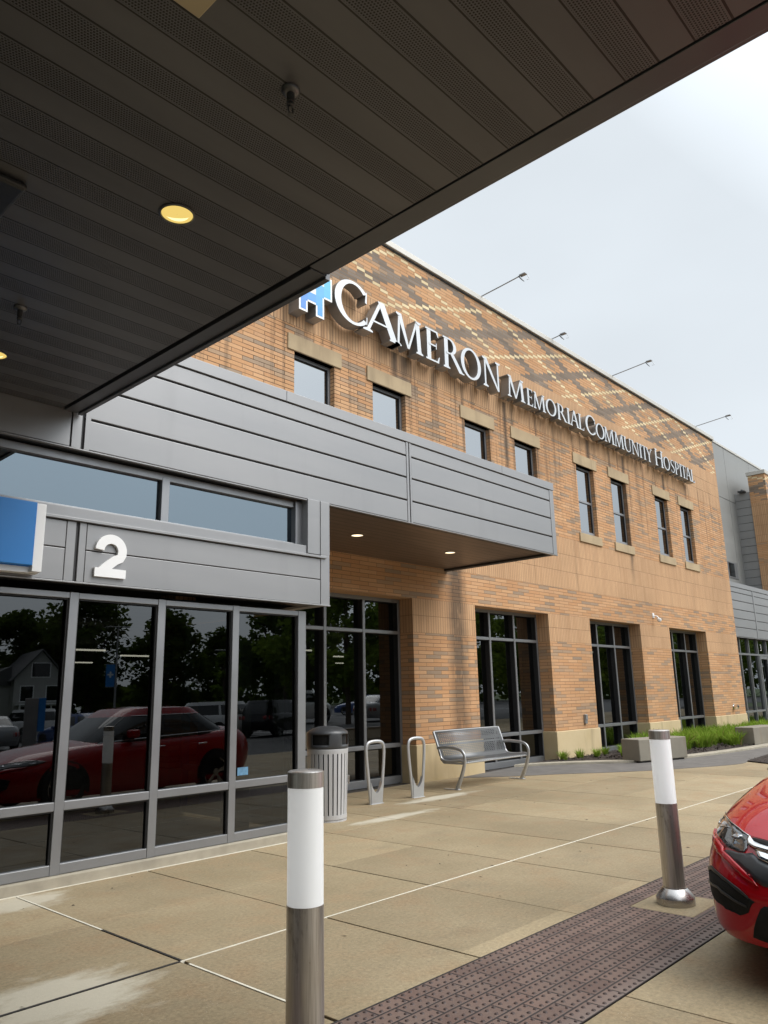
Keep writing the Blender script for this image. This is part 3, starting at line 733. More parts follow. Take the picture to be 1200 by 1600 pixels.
for a, b in zip(mul, mul[1:]):
    l = a+.04; r_ = b-(.04 if b < 5 else .055)
    for z0, z1 in ((.17, .575), (.645, GT-.055)):
        g2.box(l, l+.012, YS+.018, YS+.034, z0, z1); g2.box(r_-.012, r_, YS+.018, YS+.034, z0, z1); g2.box(l+.012, r_-.012, YS+.018, YS+.034, z1-.012, z1)
vc(g2.build('gasket', M['gasket']))
cb = MB(); cb.box(-6, VX1, YS-.035, YS+.2, -.05, .088)
vc(cb.build('concrete_curb', M['kerb_concrete'], bevel=.012))
# side return of the vestibule
f = MB()
for y in (YS+.20, 7.55, YA-.03): f.box(VX1-.10, VX1, y-.03, y+.03, .09, GT)
f.box(VX1-.09, VX1-.01, YS+.13, YA-.06, .575, .645); f.box(VX1-.09, VX1-.01, YS+.13, YA-.06, .092, .17)
vc(f.build('side_frame', M['alu'], bevel=.004))
vc(MB().quad((VX1-.05, YS+.13, .1), (VX1-.05, YA, .1), (VX1-.05, YA, GT), (VX1-.05, YS+.13, GT)).build('side_pane', M['glass'], fix=False))
# inside
rm = MB(); rm.quad((-6, YS+.15, .03), (VX1, YS+.15, .03), (VX1, 9.0, .03), (-6, 9.0, .03)); vc(rm.build('interior_floor', M['interior_floor'], fix=False))
rm = MB(); rm.quad((-6, YS+.2, 2.40), (VX1, YS+.2, 2.40), (VX1, 8.66, 2.40), (-6, 8.66, 2.40))
vc(rm.build('interior_ceiling', M['interior_wall'], fix=False))
rm = MB(); rm.box(5.18, 5.36, 7.0, 7.2, .03, 2.39); vc(rm.build('interior_column', M['interior_green']))
# fascia with the number
FZ0, FZ1 = 2.432, 2.955
bk = MB(); bk.box(-6, 5.92, YF+.016, YS+.20, FZ0+.004, FZ1+.04); bk.box(5.70, 5.915, YS+.20, YA, FZ0+.004, FZ1+.04)
vc(bk.build('fascia_core', M['panel_dark']))
fp = MB()
def panels(mb, x0, x1, zs, y, d=.016, gapz=.010):
    for c, e in zip(zs, zs[1:]): mb.box(x0, x1, y, y+d, c+gapz*.5, e-gapz*.5)
panels(fp, -6, 2.845, (FZ0, 2.716, FZ1), YF); panels(fp, 3.03, 5.785, (FZ0, 2.716, FZ1), YF)
vc(fp.build('fascia_panel', M['panel'], bevel=.004))
for bb in ((2.85, 2.932, YF, YF+.016, FZ0+.004, FZ1), (2.962, 3.026, YF, YF+.016, FZ0+.004, FZ1), (5.79, 5.925, YF-.004, YA-.01, FZ0-.003, 3.0)): vc(MB().box(*bb).build('fascia_trim', M['panel'], bevel=.004))
for bb in ((5.79, 5.93, YF-.002, YF+.3, 3.0, 3.63), (5.60, 5.786, YF+.004, YF+.2, 3.0, 3.63)): vc(MB().box(*bb).build('corner_post', M['panel'], bevel=.004))
for bb in ((-6, 5.86, YF-.03, YS+.03, FZ1+.004, FZ1+.03), (-6, 5.595, YF+.02, YS+.06, FZ1+.032, 3.085), (-6, 5.93, YF-.012, YF+.004, FZ0-.012, FZ0+.002)): vc(MB().box(*bb).build('fascia_ledge', M['panel'], bevel=.003))
us = MB(); us.quad((-6, YF, FZ0), (5.92, YF, FZ0), (5.92, YS+.1, FZ0), (-6, YS+.1, FZ0)); vc(us.build('fascia_soffit', M['soffit_trim'], fix=False))
# transom
TX = [-5.9, -3.2, -1.05, 1.35, 3.86, 5.57]
f = MB()
for i, x in enumerate(TX[1:-1]): f.box(x-.042, x+.042, YS+.025, YS+.14, 3.085, 3.56)
f.box(5.505, 5.60, YS+.0, YS+.14, 3.085, 3.60); f.box(-6, 5.50, YS+.028, YS+.14, 3.53, 3.60); f.box(-6, 5.50, YS+.02, YS+.14, 3.086, 3.12)
vc(f.build('transom_frame', M['alu'], bevel=.003))
for a, b in zip(TX, TX[1:]):
    l = a+.05; r_ = b-.05
    yy = lambda z: YS+.075+(z-3.3)*.004
    vc(MB().quad((l, yy(3.1), 3.1), (r_, yy(3.1), 3.1), (r_, yy(3.54), 3.54), (l, yy(3.54), 3.54)).build('transom_pane', M['glass_transom'], fix=False))
vb = MB(); vb.quad((-6, YS+.4, 3.0), (5.6, YS+.4, 3.0), (5.6, YS+.4, 3.65), (-6, YS+.4, 3.65)); vc(vb.build('transom_blind', M['interior_wall'], fix=False))

# the white 2
def number_two(y, x0, z0, w, h, d, t=.082):
    R1 = w/2-t/2; cx, cz = w/2, h-w/2
    path = [(cx+R1*math.cos(R(a)), cz+R1*math.sin(R(a))) for a in range(178, -1, -8)]
    path += [(cx+R1*.97, cz-.028), (cx+R1*.84, cz-.058), (w*.64, h*.405), (w*.50, h*.315), (w*.36, h*.225), (w*.24, h*.135), (w*.17, h*.06)]
    A, Bq = [], []
    for i, p in enumerate(path):
        q0, q1 = path[max(i-1, 0)], path[min(i+1, len(path)-1)]; dx, dz = q1[0]-q0[0], q1[1]-q0[1]; L_ = math.hypot(dx, dz); nx, nz = -dz/L_*t/2, dx/L_*t/2
        A.append((x0+p[0]+nx, z0+max(p[1]+nz, 0))); Bq.append((x0+p[0]-nx, z0+max(p[1]-nz, 0)))
    n = len(A); m = MB(); m.add([(u, y, v) for u, v in A+Bq]+[(u, y+d, v) for u, v in A+Bq], [(k, k+1, n+k+1, n+k) for k in range(n-1)]+[(k, k+1, 2*n+k+1, 2*n+k) for k in range(n-1)]+[(n+k, n+k+1, 3*n+k+1, 3*n+k) for k in range(n-1)]+[(0, n, 3*n, 2*n)])
    m.box(x0+.002, x0+w, y-.0012, y+d, z0, z0+t*.95)
    o = m.build('number_sign', M['white_paint'])
    me = o.data; bpy.data.objects.remove(o); return me
me = number_two(YF-.03, 3.105, 2.495, .295, .385, .045)
o = bpy.data.objects.new('number_sign', me); COL.objects.link(o)
tag(o, 'white raised number 2 on the grey fascia over the glass entrance', 'number')
vc(MB().box(4.80, 4.93, YS+.030, YS+.033, .69, .765).build('sticker', simple('sticker_blue', (.10, .22, .34), .5, 0, .3, 30)))
# blue sign box
bs = thing('blue_sign', 'bright blue box sign with white edge beside the number 2', 'sign', (1.9, YF-.15, 2.7))
child(MB().box(.7, 2.52, YF-.16, YF-.012, 2.51, 3.03).build('sign_face', M['blue_sign'], bevel=.004), bs)
e = MB(); e.box(2.522, 2.60, YF-.150, YF-.01, 2.462, 3.026); e.box(.7, 2.60, YF-.10, YF-.012, 2.455, 2.506)
child(e.build('sign_edge', M['white_paint'], bevel=.004), bs)

# ------------------------------------------------------------------ entrance canopy band
N_ = thing('entrance_canopy', 'flat entrance canopy clad in wide horizontal grey metal panels with brown underside', 'canopy', (7, YB, 3.6))
def nc(o): return child(o, N_)
BZ0, BZ1, BZ2 = 3.620, 4.725, 4.855
BX1 = 11.115
core = MB(); core.box(-6, BX1-.02, YB+.02, YA-.003, 3.70, 4.84); core.box(-6, BX1-.02, YB+.02, YB+.12, BZ0+.01, 3.70)
core.box(BX1-.1, BX1-.02, YB+.12, YA-.003, BZ0+.01, 3.70)
nc(core.build('core', M['panel_dark']))
p = MB(); zz = (BZ0, 3.917, 4.229, 4.529, BZ1)
for x0, x1 in ((2.955, 7.352), (7.455, 10.99)):
    panels(p, x0, x1, zz, YB, .02, .022)
    nc(p.build('panel', M['panel'], bevel=.006)); p = MB()
p = MB(); p.box(-6, 2.825, YB, YB+.02, BZ0+.01, 4.7); nc(p.build('end_panel', M['panel'], bevel=.003))
for x0, x1 in ((2.837, 2.925), (7.357, 7.398), (7.418, 7.452), (10.994, BX1)): nc(MB().box(x0, x1, YB-.004, YB+.02, BZ0+.004, BZ1-.003).build('panel_trim', M['panel'], bevel=.003))
nc(MB().box(2.956, 3.005, YB-.003, YB+.004, BZ0+.006, BZ1-.006).build('panel_trim', M['panel'], bevel=.001))
nc(MB().box(BX1-.02, BX1, YB+.02, YA-.004, BZ0+.004, BZ1-.003).build('side_panel', M['panel'], bevel=.003))
p = MB(); xs_ = [-6, 1.2, 5.281, 9.6, BX1+.012]
for a, b in zip(xs_, xs_[1:]): p.box(a+.002, b-.002, YB-.014, YA-.004, BZ1+.002, BZ2)
nc(p.build('coping', M['panel'], bevel=.004))
p = MB(); p.box(-6, BX1+.006, YB-.010, YB+.03, BZ0-.010, BZ0+.002)
nc(p.build('drip_edge', M['panel'], bevel=.002))
p = MB(); p.box(-6, BX1-.10, YB+.13, YA-.005, 3.665, 3.698)
nc(p.build('soffit', M['brown_soffit']))
p = MB(); p.quad((-6, YB+.01, BZ0+.004), (5.6, YB+.01, BZ0+.004), (5.6, YS+.3, BZ0+.004), (-6, YS+.3, BZ0+.004)); nc(p.build('lower_soffit', M['soffit_trim'], fix=False))
def downlight(x, y, z, rad, label, mat, grp, rim='alu'):
    t = thing('downlight', label, 'ceiling light', (x, y, z), 0, grp)
    m = MB().lathe([(rad*1.14, 0), (rad*1.14, -.006), (rad*1.02, -.010), (rad*.98, -.004), (rad*.98, .05)], n=36, cap=False).build('trim_ring', M[rim], t, smooth=40)
    m = MB().lathe([(rad*.98, -.0022), (rad*.6, -.003), (.001, -.0032)], n=32, cap=False).build('lens', M[mat], t, smooth=60)
    if mat == 'lamp_yellow':
        cr_ = MB(); pts = [(rad*.72*math.cos(R(a)), rad*.72*math.sin(R(a))) for a in range(20, 161, 10)]; q2 = [(rad*.80*math.cos(R(a)), rad*.30*math.sin(R(a))+rad*.10) for a in range(20, 161, 10)]
        for k in range(14): cr_.quad((pts[k][0], pts[k][1], -.0042), (pts[k+1][0], pts[k+1][1], -.0042), (q2[k+1][0], q2[k+1][1], -.0042), (q2[k][0], q2[k][1], -.0042))
        o = cr_.build('bulb', M['lamp_bright'], t, fix=False); o.rotation_euler = (0, 0, R(-40))
    return t
downlight(7.60, 7.54, 3.664, .085, 'small lit downlight in brown soffit nearer the glass entrance', 'lamp_warm', 'downlights in the brown soffit')
downlight(9.72, 7.52, 3.664, .085, 'small lit downlight in brown soffit nearer the free end of the band', 'lamp_warm', 'downlights in the brown soffit')

# ------------------------------------------------------------------ drive-through canopy overhead
D = thing('drive_canopy', 'large dark drive-through canopy overhead with perforated metal soffit', 'canopy', (-2, 0, 3.95))
def dc(o): return child(o, D)
SZ = 3.95; CX = 2.72
dc(MB().box(-18, CX, -7, YB-.02, SZ, SZ+.03).build('soffit', M['soffit']))
p = MB(); p.box(CX+.012, 2.855, -7, 3.085, SZ-.004, SZ+.04); p.box(CX+.030, 2.865, 3.09, YB-.012, SZ-.010, SZ+.04)
dc(p.build('edge_trim', M['soffit_trim'], bevel=.003))
p = MB(); p.box(2.857, 2.885, -7, 3.085, SZ+.004, SZ+.75); p.box(2.867, 2.905, 3.09, YB-.03, SZ-.028, SZ+.75); p.box(-18, 2.85, -7.05, -7.0, SZ, SZ+.75)
dc(p.build('fascia', M['soffit_trim'], bevel=.003))
p = MB(); p.box(2.865, 2.90, -7, 3.06, SZ+.028, SZ+.06); dc(p.build('drip_edge', M['panel'], bevel=.003))
p = MB(); p.box(-18, 2.86, -7, YB-.03, SZ+.05, SZ+.70); dc(p.build('roof', M['panel_dark']))
for x, y in ((-9.5, -5.5), (-9.5, 5.2)): dc(MB().box(x-.35, x+.35, y-.35, y+.35, -.05, SZ-.001).build('pillar', M['brick_pier']))
downlight(1.90, 3.20, SZ-.001, .083, 'round yellow downlight glowing in the dark soffit, fully in view', 'lamp_yellow', 'downlights in the dark soffit', 'soffit_trim')
downlight(1.885, 5.62, SZ-.001, .083, 'yellow downlight in the dark soffit cut by the left edge', 'lamp_yellow', 'downlights in the dark soffit', 'soffit_trim')
M['esc'] = simple('dull_chrome', (.16, .16, .165), .35, .7, .05)
def sprinkler(x, y, label):
    t = thing('sprinkler_head', label, 'sprinkler', (x, y, SZ), 0, 'sprinklers in the dark soffit')
    MB().lathe([(.040, -.001), (.040, -.006), (.034, -.016), (.022, -.022), (.016, -.022)], n=28).build('escutcheon', M['esc'], t, smooth=35)
    MB().lathe([(.017, -.020), (.017, -.062), (.013, -.064), (.013, -.072), (.018, -.074), (.018, -.080), (.009, -.084), (.009, -.090)], n=20).build('body', M['dark_grey'], t, smooth=35)
    m = MB(); m.tube([(.012, 0, -.082), (.012, 0, -.108), (.004, 0, -.120)], .003, 6); m.tube([(-.012, 0, -.082), (-.012, 0, -.108), (-.004, 0, -.120)], .003, 6)
    m.lathe([(.005, -.118), (.014, -.121), (.014, -.124), (.004, -.126)], n=14)
    m.build('deflector', M['dark_grey'], t, smooth=35)
sprinkler(1.765, 2.115, 'chrome sprinkler head in the soffit nearest the camera')
sprinkler(1.735, 4.79, 'small sprinkler head in the soffit farther off near the wall')
tag(MB().box(.75, 1.29, 1.45, 2.085, SZ-.014, SZ-.001).build('access_panel', simple('beige_panel', (.50, .43, .27), .6, 0, .05), bevel=.004), 'square beige access panel set in the dark soffit', 'access panel')
sp = thing('soffit_device', 'dark box with small lights fixed under the soffit at left edge', 'device', (.95, 3.72, SZ))
dv = MB(); dv.box(.60, 1.25, 3.50, 3.94, SZ-.045, SZ-.002); child(dv.build('housing', M['black_plastic'], bevel=.03, seg=4), sp)
dv = MB(); dv.box(.66, 1.15, 3.70, 3.90, SZ-.050, SZ-.046); child(dv.build('blue_label', simple('dark_blue_label', (.01, .06, .16), .35, 0, .05), bevel=.002), sp)
dv = MB()
for i in range(3):
    for j in range(3): dv.box(1.02+.03*i, 1.03+.03*i, 3.54+.03*j, 3.55+.03*j, SZ-.0495, SZ-.046)
child(dv.build('indicator', M['black']), sp)

# ------------------------------------------------------------------ sign letters
def ell_arc(cx, cz, rx, rz, a0, a1, n=18):
    return [(cx+rx*math.cos(R(a0+(a1-a0)*k/n)), cz+rz*math.sin(R(a0+(a1-a0)*k/n))) for k in range(n+1)]
def ln(x0, z0, x1, z1, w0, w1=None):
    w1 = w0 if w1 is None else w1
    dx, dz = x1-x0, z1-z0; L = math.hypot(dx, dz); return [(x0-w0/2, z0), (x0+w0/2, z0), (x1+w1/2, z1), (x1-w1/2, z1)]
def serif(x, z, w=.26, h=.055, top=False):
    s = -1 if top else 1
    return [(x-w/2, z), (x+w/2, z), (x+w/2, z+s*h*.7), (x+w*.16, z+s*h*1.5), (x-w*.16, z+s*h*1.5), (x-w/2, z+s*h*.7)]
T_, t_ = .15, .078          # thick and thin stroke
def arcband(cx, cz, ro, rzo, ri, rzi, a0, a1, ox=0, n=20):
    return [('band', ell_arc(cx, cz, ro, rzo, a0, a1, n), ell_arc(cx+ox, cz, ri, rzi, a0, a1, n))]
def glyph(c):
    if c == 'O': return .98, arcband(.49, .5, (.49), .515, .335, .45, 0, 360, n=44)
    if c == 'C': return .86, arcband(.49, .5, (.49), .515, .34, .45, 42, 318, .015, 36)+[[(.80, .64), (.85, .62), (.855, .90), (.83, .90)], [(.82, .12), (.85, .12), (.86, .30), (.84, .30)]]
    if c == 'A': return .90, [ln(.08, 0, .44, 1.02, t_, t_), ln(.78, 0, .44, 1.02, T_*1.12, T_*1.12), [(.20, .34), (.64, .34), (.62, .39), (.22, .39)], serif(.09, 0, .24), serif(.79, 0, .28)]
    if c == 'M': return 1.12, [ln(.15, 0, .21, 1, t_, t_), ln(.54, .02, .20, 1, t_*1.0, T_*1.15), ln(.54, .02, .90, 1, t_*.9, t_), ln(.98, 0, .91, 1, T_, T_), serif(.14, 0, .24), serif(.98, 0, .28), serif(.17, 1, .20, top=True), serif(.95, 1, .20, top=True)]
    if c == 'E': return .60, [ln(.16, 0, .16, 1, T_), [(.03, 0), (.54, 0), (.58, .20), (.55, .20), (.48, .05), (.03, .05)], [(.03, 1), (.52, 1), (.55, .82), (.52, .82), (.46, .95), (.03, .95)], [(.16, .49), (.46, .49), (.46, .54), (.16, .54)], [(.43, .42), (.46, .42), (.46, .61), (.43, .61)]]
    if c == 'R': return .84, [ln(.16, 0, .16, 1, T_), serif(.16, 0, .27), [(.03, 1), (.30, 1), (.30, .95), (.03, .95)]]+arcband(.29, .74, .29, .26, .165, .21, 90, -90, n=18)+[[(.16, .48), (.30, .48), (.30, .53), (.16, .53)], ln(.76, 0, .38, .52, T_*1.15, T_*1.0), [(.72, 0), (.88, 0), (.88, .035), (.74, .05)]]
    if c == 'P': return .68, [ln(.16, 0, .16, 1, T_), serif(.16, 0, .27), [(.03, 1), (.30, 1), (.30, .95), (.03, .95)]]+arcband(.30, .72, .30, .28, .17, .23, 90, -90, n=18)+[[(.16, .44), (.30, .44), (.30, .49), (.16, .49)]]
    if c == 'N': return .98, [ln(.16, 0, .16, 1, t_), ln(.82, -.01, .16, 1, t_*1.1, T_*1.2), ln(.82, 0, .82, 1, t_), serif(.16, 0, .25), serif(.14, 1, .24, top=True), serif(.82, 1, .25, top=True)]
    if c == 'I': return .34, [ln(.17, 0, .17, 1, T_), serif(.17, 0, .29), serif(.17, 1, .29, top=True)]
    if c == 'L': return .60, [ln(.16, 0, .16, 1, T_), serif(.16, 1, .28, top=True), [(.03, 0), (.55, 0), (.59, .22), (.56, .22), (.49, .05), (.03, .05)]]
    if c == 'U': return .92, [ln(.16, .30, .16, 1, T_), ln(.76, .30, .76, 1, t_), serif(.16, 1, .28, top=True), serif(.76, 1, .25, top=True)]+[('band', ell_arc(.445, .31, .3475, .325, 180, 360, 22), ell_arc(.475, .31, .2525, .265, 180, 360, 22))]
    if c == 'T': return .76, [ln(.38, 0, .38, 1, T_), serif(.38, 0, .29), [(.03, 1), (.73, 1), (.75, .80), (.72, .80), (.66, .95), (.10, .95), (.04, .80), (.01, .80)]]
    if c == 'Y': return .84, [ln(.42, 0, .42, .48, T_), ln(.42, .44, .12, 1, T_*.9, T_), ln(.42, .44, .73, 1, t_, t_), serif(.42, 0, .29), serif(.12, 1, .26, top=True), serif(.73, 1, .22, top=True)]
    if c == 'H': return .98, [ln(.16, 0, .16, 1, T_), ln(.82, 0, .82, 1, T_), [(.16, .49), (.82, .49), (.82, .545), (.16, .545)], serif(.16, 0, .28), serif(.82, 0, .28), serif(.16, 1, .28, top=True), serif(.82, 1, .28, top=True)]
    if c == 'S':
        P = [(.54, .80), (.49, .92), (.36, .975), (.22, .95), (.12, .85), (.11, .72), (.18, .61), (.32, .52), (.45, .43), (.51, .31), (.50, .17), (.41, .06), (.27, .025), (.13, .06), (.07, .20)]
        W = [.03, .04, .05, .065, .085, .105, .125, .135, .125, .105, .085, .065, .05, .04, .03]
        a, b = [], []
        for i, (x, z) in enumerate(P):
            p0 = P[max(0, i-1)]; p1 = P[min(len(P)-1, i+1)]; dx, dz = p1[0]-p0[0], p1[1]-p0[1]; L = math.hypot(dx, dz); nx, nz = -dz/L, dx/L
            a.append((x+nx*W[i]/2, z+nz*W[i]/2)); b.append((x-nx*W[i]/2, z-nz*W[i]/2))
        return .60, [('band', a, b), [(.525, .76), (.56, .76), (.56, .95), (.535, .95)], [(.05, .05), (.075, .05), (.085, .24), (.05, .24)]]
SIGN = thing('letter_sign', 'long row of raised silver serif letters on the brick wall above the upper windows', 'sign', (8.0, YA, 7.6))
def letter(c, x0, x1, z0, h, back=YA-.05, front=8.415):
    w, strokes = glyph(c); sx = (x1-x0)/w; mbf = MB(); mbs = MB()
    for i, s in enumerate(strokes):
        fy = front-.0016*i; by = back+.001*i; dz = -.0014*i
        if isinstance(s, tuple):
            A = [(x0+u*sx, z0+v*h) for u, v in s[1]]; Bq = [(x0+u*sx, z0+v*h) for u, v in s[2]]; n = len(A)
            vs = [(u, fy, v+dz) for u, v in A]+[(u, fy, v+dz) for u, v in Bq]+[(u, by, v+dz) for u, v in A]+[(u, by, v+dz) for u, v in Bq]
            ff = [(k, k+1, n+k+1, n+k) for k in range(n-1)]
            fs = [(k, k+1, 2*n+k+1, 2*n+k) for k in range(n-1)]+[(n+k, n+k+1, 3*n+k+1, 3*n+k) for k in range(n-1)]
            closed = abs(A[0][0]-A[-1][0])+abs(A[0][1]-A[-1][1]) < 1e-6
            if not closed: fs += [(0, n, 3*n, 2*n), (n-1, 2*n-1, 4*n-1, 3*n-1)]
        else:
            P = [(x0+u*sx, z0+v*h) for u, v in s]; n = len(P)
            vs = [(u, fy, v+dz) for u, v in P]+[(u, by, v+dz) for u, v in P]
            ff = [tuple(range(n))]; fs = [(k, (k+1) % n, (k+1) % n+n, k+n) for k in range(n)]
        mbf.add(vs, ff); mbs.add(vs, fs)
    nf = len(mbf.f); nv_ = len(mbf.v)
    al = MB(); al.v = list(mbf.v); al.f = list(mbf.f)+list(mbs.f)       # the two lists index the same vertices
    o = child(al.build('letter', [M['letter_face'], M['letter_side']], fix=True), SIGN)
    for k, pl in enumerate(o.data.polygons): pl.material_index = 0 if k < nf else 1
    return o
def word(letters, z0, cap, small):
    for i, (c, a, b) in enumerate(letters): letter(c, a, b, z0, cap if i == 0 else small)
LZ = 7.605
word([('C', 8.02, 8.80), ('A', 8.72, 9.62), ('M', 9.50, 10.30), ('E', 10.37, 10.82), ('R', 10.90, 11.54), ('O', 11.49, 12.17), ('N', 12.21, 12.89)], LZ, .79, .655)
word([('M', 13.10, 13.80), ('E', 13.88, 14.14), ('M', 14.14, 14.66), ('O', 14.69, 15.15), ('R', 15.19, 15.60), ('I', 15.63, 15.79), ('A', 15.79, 16.20), ('L', 16.19, 16.46)], LZ+.02, .50, .40)
word([('C', 16.55, 17.05), ('O', 17.07, 17.53), ('M', 17.50, 18.05), ('M', 18.06, 18.60), ('U', 18.62, 19.06), ('N', 19.07, 19.53), ('I', 19.55, 19.71), ('T', 19.71, 20.06), ('Y', 19.98, 20.37)], LZ+.02, .50, .40)
word([('H', 20.55, 21.12), ('O', 21.15, 21.59), ('S', 21.64, 21.93), ('P', 21.95, 22.27), ('I', 22.29, 22.45), ('T', 22.45, 22.79), ('A', 22.76, 23.17), ('L', 23.17, 23.46)], LZ+.02, .50, .40)

# blue stepped cross beside the letters
LG = thing('logo_sign', 'blue and white stepped cross emblem mounted on the brick wall before the silver letters', 'emblem', (7.5, YA, 7.8))
u = .18; lx0, lz0 = 7.06, 7.43
outl = [(1,0),(2,0),(2,1.1),(3,1.1),(3,0),(4,0),(4,2.1),(5,2.1),(5,4.4),(4,4.4),(4,6.4),(3,6.4),(3,5.4),(2,5.4),(2,6.4),(1,6.4),(1,4.4),(0,4.4),(0,2.1),(1,2.1)]
# (built from cells so that every face stays convex)
def in_poly(px, pz):
    c = False
    for i in range(len(outl)):
        (x0, z0), (x1, z1) = outl[i], outl[i-1]
        if (z0 > pz) != (z1 > pz) and px < (x1-x0)*(pz-z0)/(z1-z0)+x0: c = not c
    return c
gx = [0, 1, 2, 3, 4, 5]; gz = [0, 1.1, 2.1, 3.3, 4.4, 5.4, 6.4]
side = MB(); border = MB(); blue = MB(); whitef = MB()
def P3(a, b, y): return (lx0+u*a, y, lz0+u*b)
fy = 8.42
def cell(i, j): return 0 <= i < 5 and 0 <= j < 6 and in_poly((gx[i]+gx[i+1])/2, (gz[j]+gz[j+1])/2)
for i in range(5):
    for j in range(6):
        if not cell(i, j): continue
        a, b, c, d = gx[i], gx[i+1], gz[j], gz[j+1]
        border.quad(P3(a, c, fy), P3(b, c, fy), P3(b, d, fy), P3(a, d, fy))
        m = .19
        a2 = a if cell(i-1, j) else a+m; b2 = b if cell(i+1, j) else b-m; c2 = c if cell(i, j-1) else c+m; d2 = d if cell(i, j+1) else d-m
        if not cell(i-1, j): side.quad(P3(a, c, fy), P3(a, d, fy), P3(a, d, YA), P3(a, c, YA))
        if not cell(i+1, j): side.quad(P3(b, c, fy), P3(b, c, YA), P3(b, d, YA), P3(b, d, fy))
        if not cell(i, j-1): side.quad(P3(a, c, fy), P3(a, c, YA), P3(b, c, YA), P3(b, c, fy))
        if not cell(i, j+1): side.quad(P3(a, d, fy), P3(b, d, fy), P3(b, d, YA), P3(a, d, YA))
        w = (i, j) in ((2, 2), (1, 3), (2, 4), (3, 3), (2, 3))
        (whitef if w else blue).quad(P3(a2, c2, fy-.002), P3(b2, c2, fy-.002), P3(b2, d2, fy-.002), P3(a2, d2, fy-.002))
def logo_blue():
    g = G('emblem_blue'); x, y, z = g.sep(g.pos())
    k = g.M('ADD', g.M('FLOOR', g.M('DIVIDE', g.M('SUBTRACT', x, lx0), u)), g.M('MULTIPLY', g.M('FLOOR', g.M('DIVIDE', g.M('SUBTRACT', z, lz0), u*1.05)), .5))
    c = g.ramp(g.M('DIVIDE', k, 7.0), [(0, (.07, .20, .62)), (.4, (.075, .31, .70)), (.8, (.09, .46, .76)), (1, (.10, .50, .78))])
    return g.end(g.bsdf(c, .35))
child(side.build('emblem_return', M['letter_side'], fix=True), LG); child(border.build('emblem_border', M['white_paint'], fix=False), LG)
child(blue.build('emblem_blue_cells', logo_blue(), fix=False), LG); child(whitef.build('emblem_white_cells', simple('emblem_white', (.70, .72, .74), .4, 0, .03), fix=False), LG)

# sign lights on the parapet
def floodlight(x, label, out=1.05, z=9.86, lift=.10):
    t = thing('sign_light', label, 'floodlight', (x, YA, z), 0, 'sign lights along the parapet')
    m = MB(); m.tube([(0, .12, -.02), (0, -.03, .0), (.02, -out*.5, lift*.5), (.03, -out, lift)], .013, 8); m.box(-.04, .04, .02, .14, -.02, .01)
    m.build('arm', M['galv'], t, smooth=40)
    m = MB(); m.box(.0, .10, -out-.12, -out+.03, lift-.005, lift+.028)
    m.build('housing', M['galv'], t, bevel=.01)
    m = MB(); m.quad((-.01, -out+.05, lift-.01), (.11, -out+.05, lift-.01), (.11, -out-.02, lift-.12), (-.01, -out-.02, lift-.12))
    m.add([], []); o = m.build('reflector', M['dark_grey'], t, fix=False); sm_ = o.modifiers.new('solid', 'SOLIDIFY'); sm_.thickness = .012
    m = MB(); m.tube([(.11, -out-.11, lift), (.115, -out-.15, lift-.11), (.11, -out-.09, lift-.10)], .005, 6); m.build('bracket', M['galv'], t)
floodlight(12.65, 'sign floodlight on a long thin arm above the first big letters')
floodlight(15.62, 'stubby sign floodlight just showing over the roof coping', .28, 9.88, .04)
floodlight(18.78, 'sign floodlight on a thin arm above the middle word')
floodlight(24.70, 'sign floodlight on a thin arm nearest the roof corner')

# small fittings on the facade
t = thing('security_camera', 'small white security camera on the brick between the last two tall windows', 'camera', (19.95, YA, 3.30))
MB().box(-.045, .045, -.02, .0, -.03, .10).build('bracket', M['white_paint'], t, bevel=.004)
m = MB(); m.tube([(0, -.02, .03), (-.01, -.12, .0), (-.02, -.16, -.05)], .018, 8); m.build('arm', M['white_paint'], t, smooth=40)
m = MB(); m.lathe([(.012, .0), (.05, -.02), (.058, -.07), (.04, -.10), (.001, -.12)], (-.02, -.17, -.04), 20); m.build('dome', M['white_paint'], t, smooth=40)
t = thing('outlet_box', 'small grey outlet box low on the brick pier', 'outlet box', (15.83, YA, .82))
MB().box(-.05, .05, -.045, 0, -.11, .09).build('box', M['galv'], t, bevel=.008)
MB().box(-.042, .042, -.06, -.046, -.03, .085).build('cover', M['galv'], t, bevel=.006)
t = thing('wall_hydrant', 'chrome hose connection low on the last brick pier above the lilies', 'hose connection', (25.15, YA, .84))
m = MB(); m.lathe([(.085, 0), (.085, .02), (.05, .03), (.05, .10), (.062, .10), (.062, .14), (.03, .15)], n=24); o = m.build('fitting', M['chrome'], t, smooth=35); o.rotation_euler = (R(90), 0, 0)
m = MB(); m.lathe([(.026, .13), (.026, .17), (.001, .175)], n=16); o = m.build('cap', M['dark_grey'], t, smooth=35); o.rotation_euler = (R(90), 0, 0)

# ------------------------------------------------------------------ grey wing beyond the brick wall
Wg = thing('grey_wing', 'grey panelled wing set back beyond the end of the brick wall', 'building', (29, 10, 0))
WX, WY = 32.1, 10.0
m = MB()
for x0, x1, z0, z1 in ((26.3, 29.05, 4.5, 8.70), (29.07, 31.38, 4.5, 8.70), (31.40, WX+6, 4.5, 8.70), (26.3, 29.05, 8.72, 10.95), (29.07, 31.38, 8.72, 10.95), (31.40, 34.4, 8.72, 10.95), (34.42, 38, 8.72, 10.95)):
    m.box(x0, x1, WY, WY+.03, z0, z1)
child(m.build('wall_panel', M['wing_panel'], bevel=.004), Wg)
m = MB(); m.box(26.25, 38.0, WY+.02, WY+4, 0, 10.94); child(m.build('wall_core', M['panel_dark']), Wg)
m = MB(); m.box(26.3, 38.05, WY-.03, WY+.2, 10.953, 11.05); child(m.build('coping', M['cap'], bevel=.008), Wg)
m = MB(); m.box(30.25, 31.25, WY-.02, WY+.0, 5.50, 6.14)
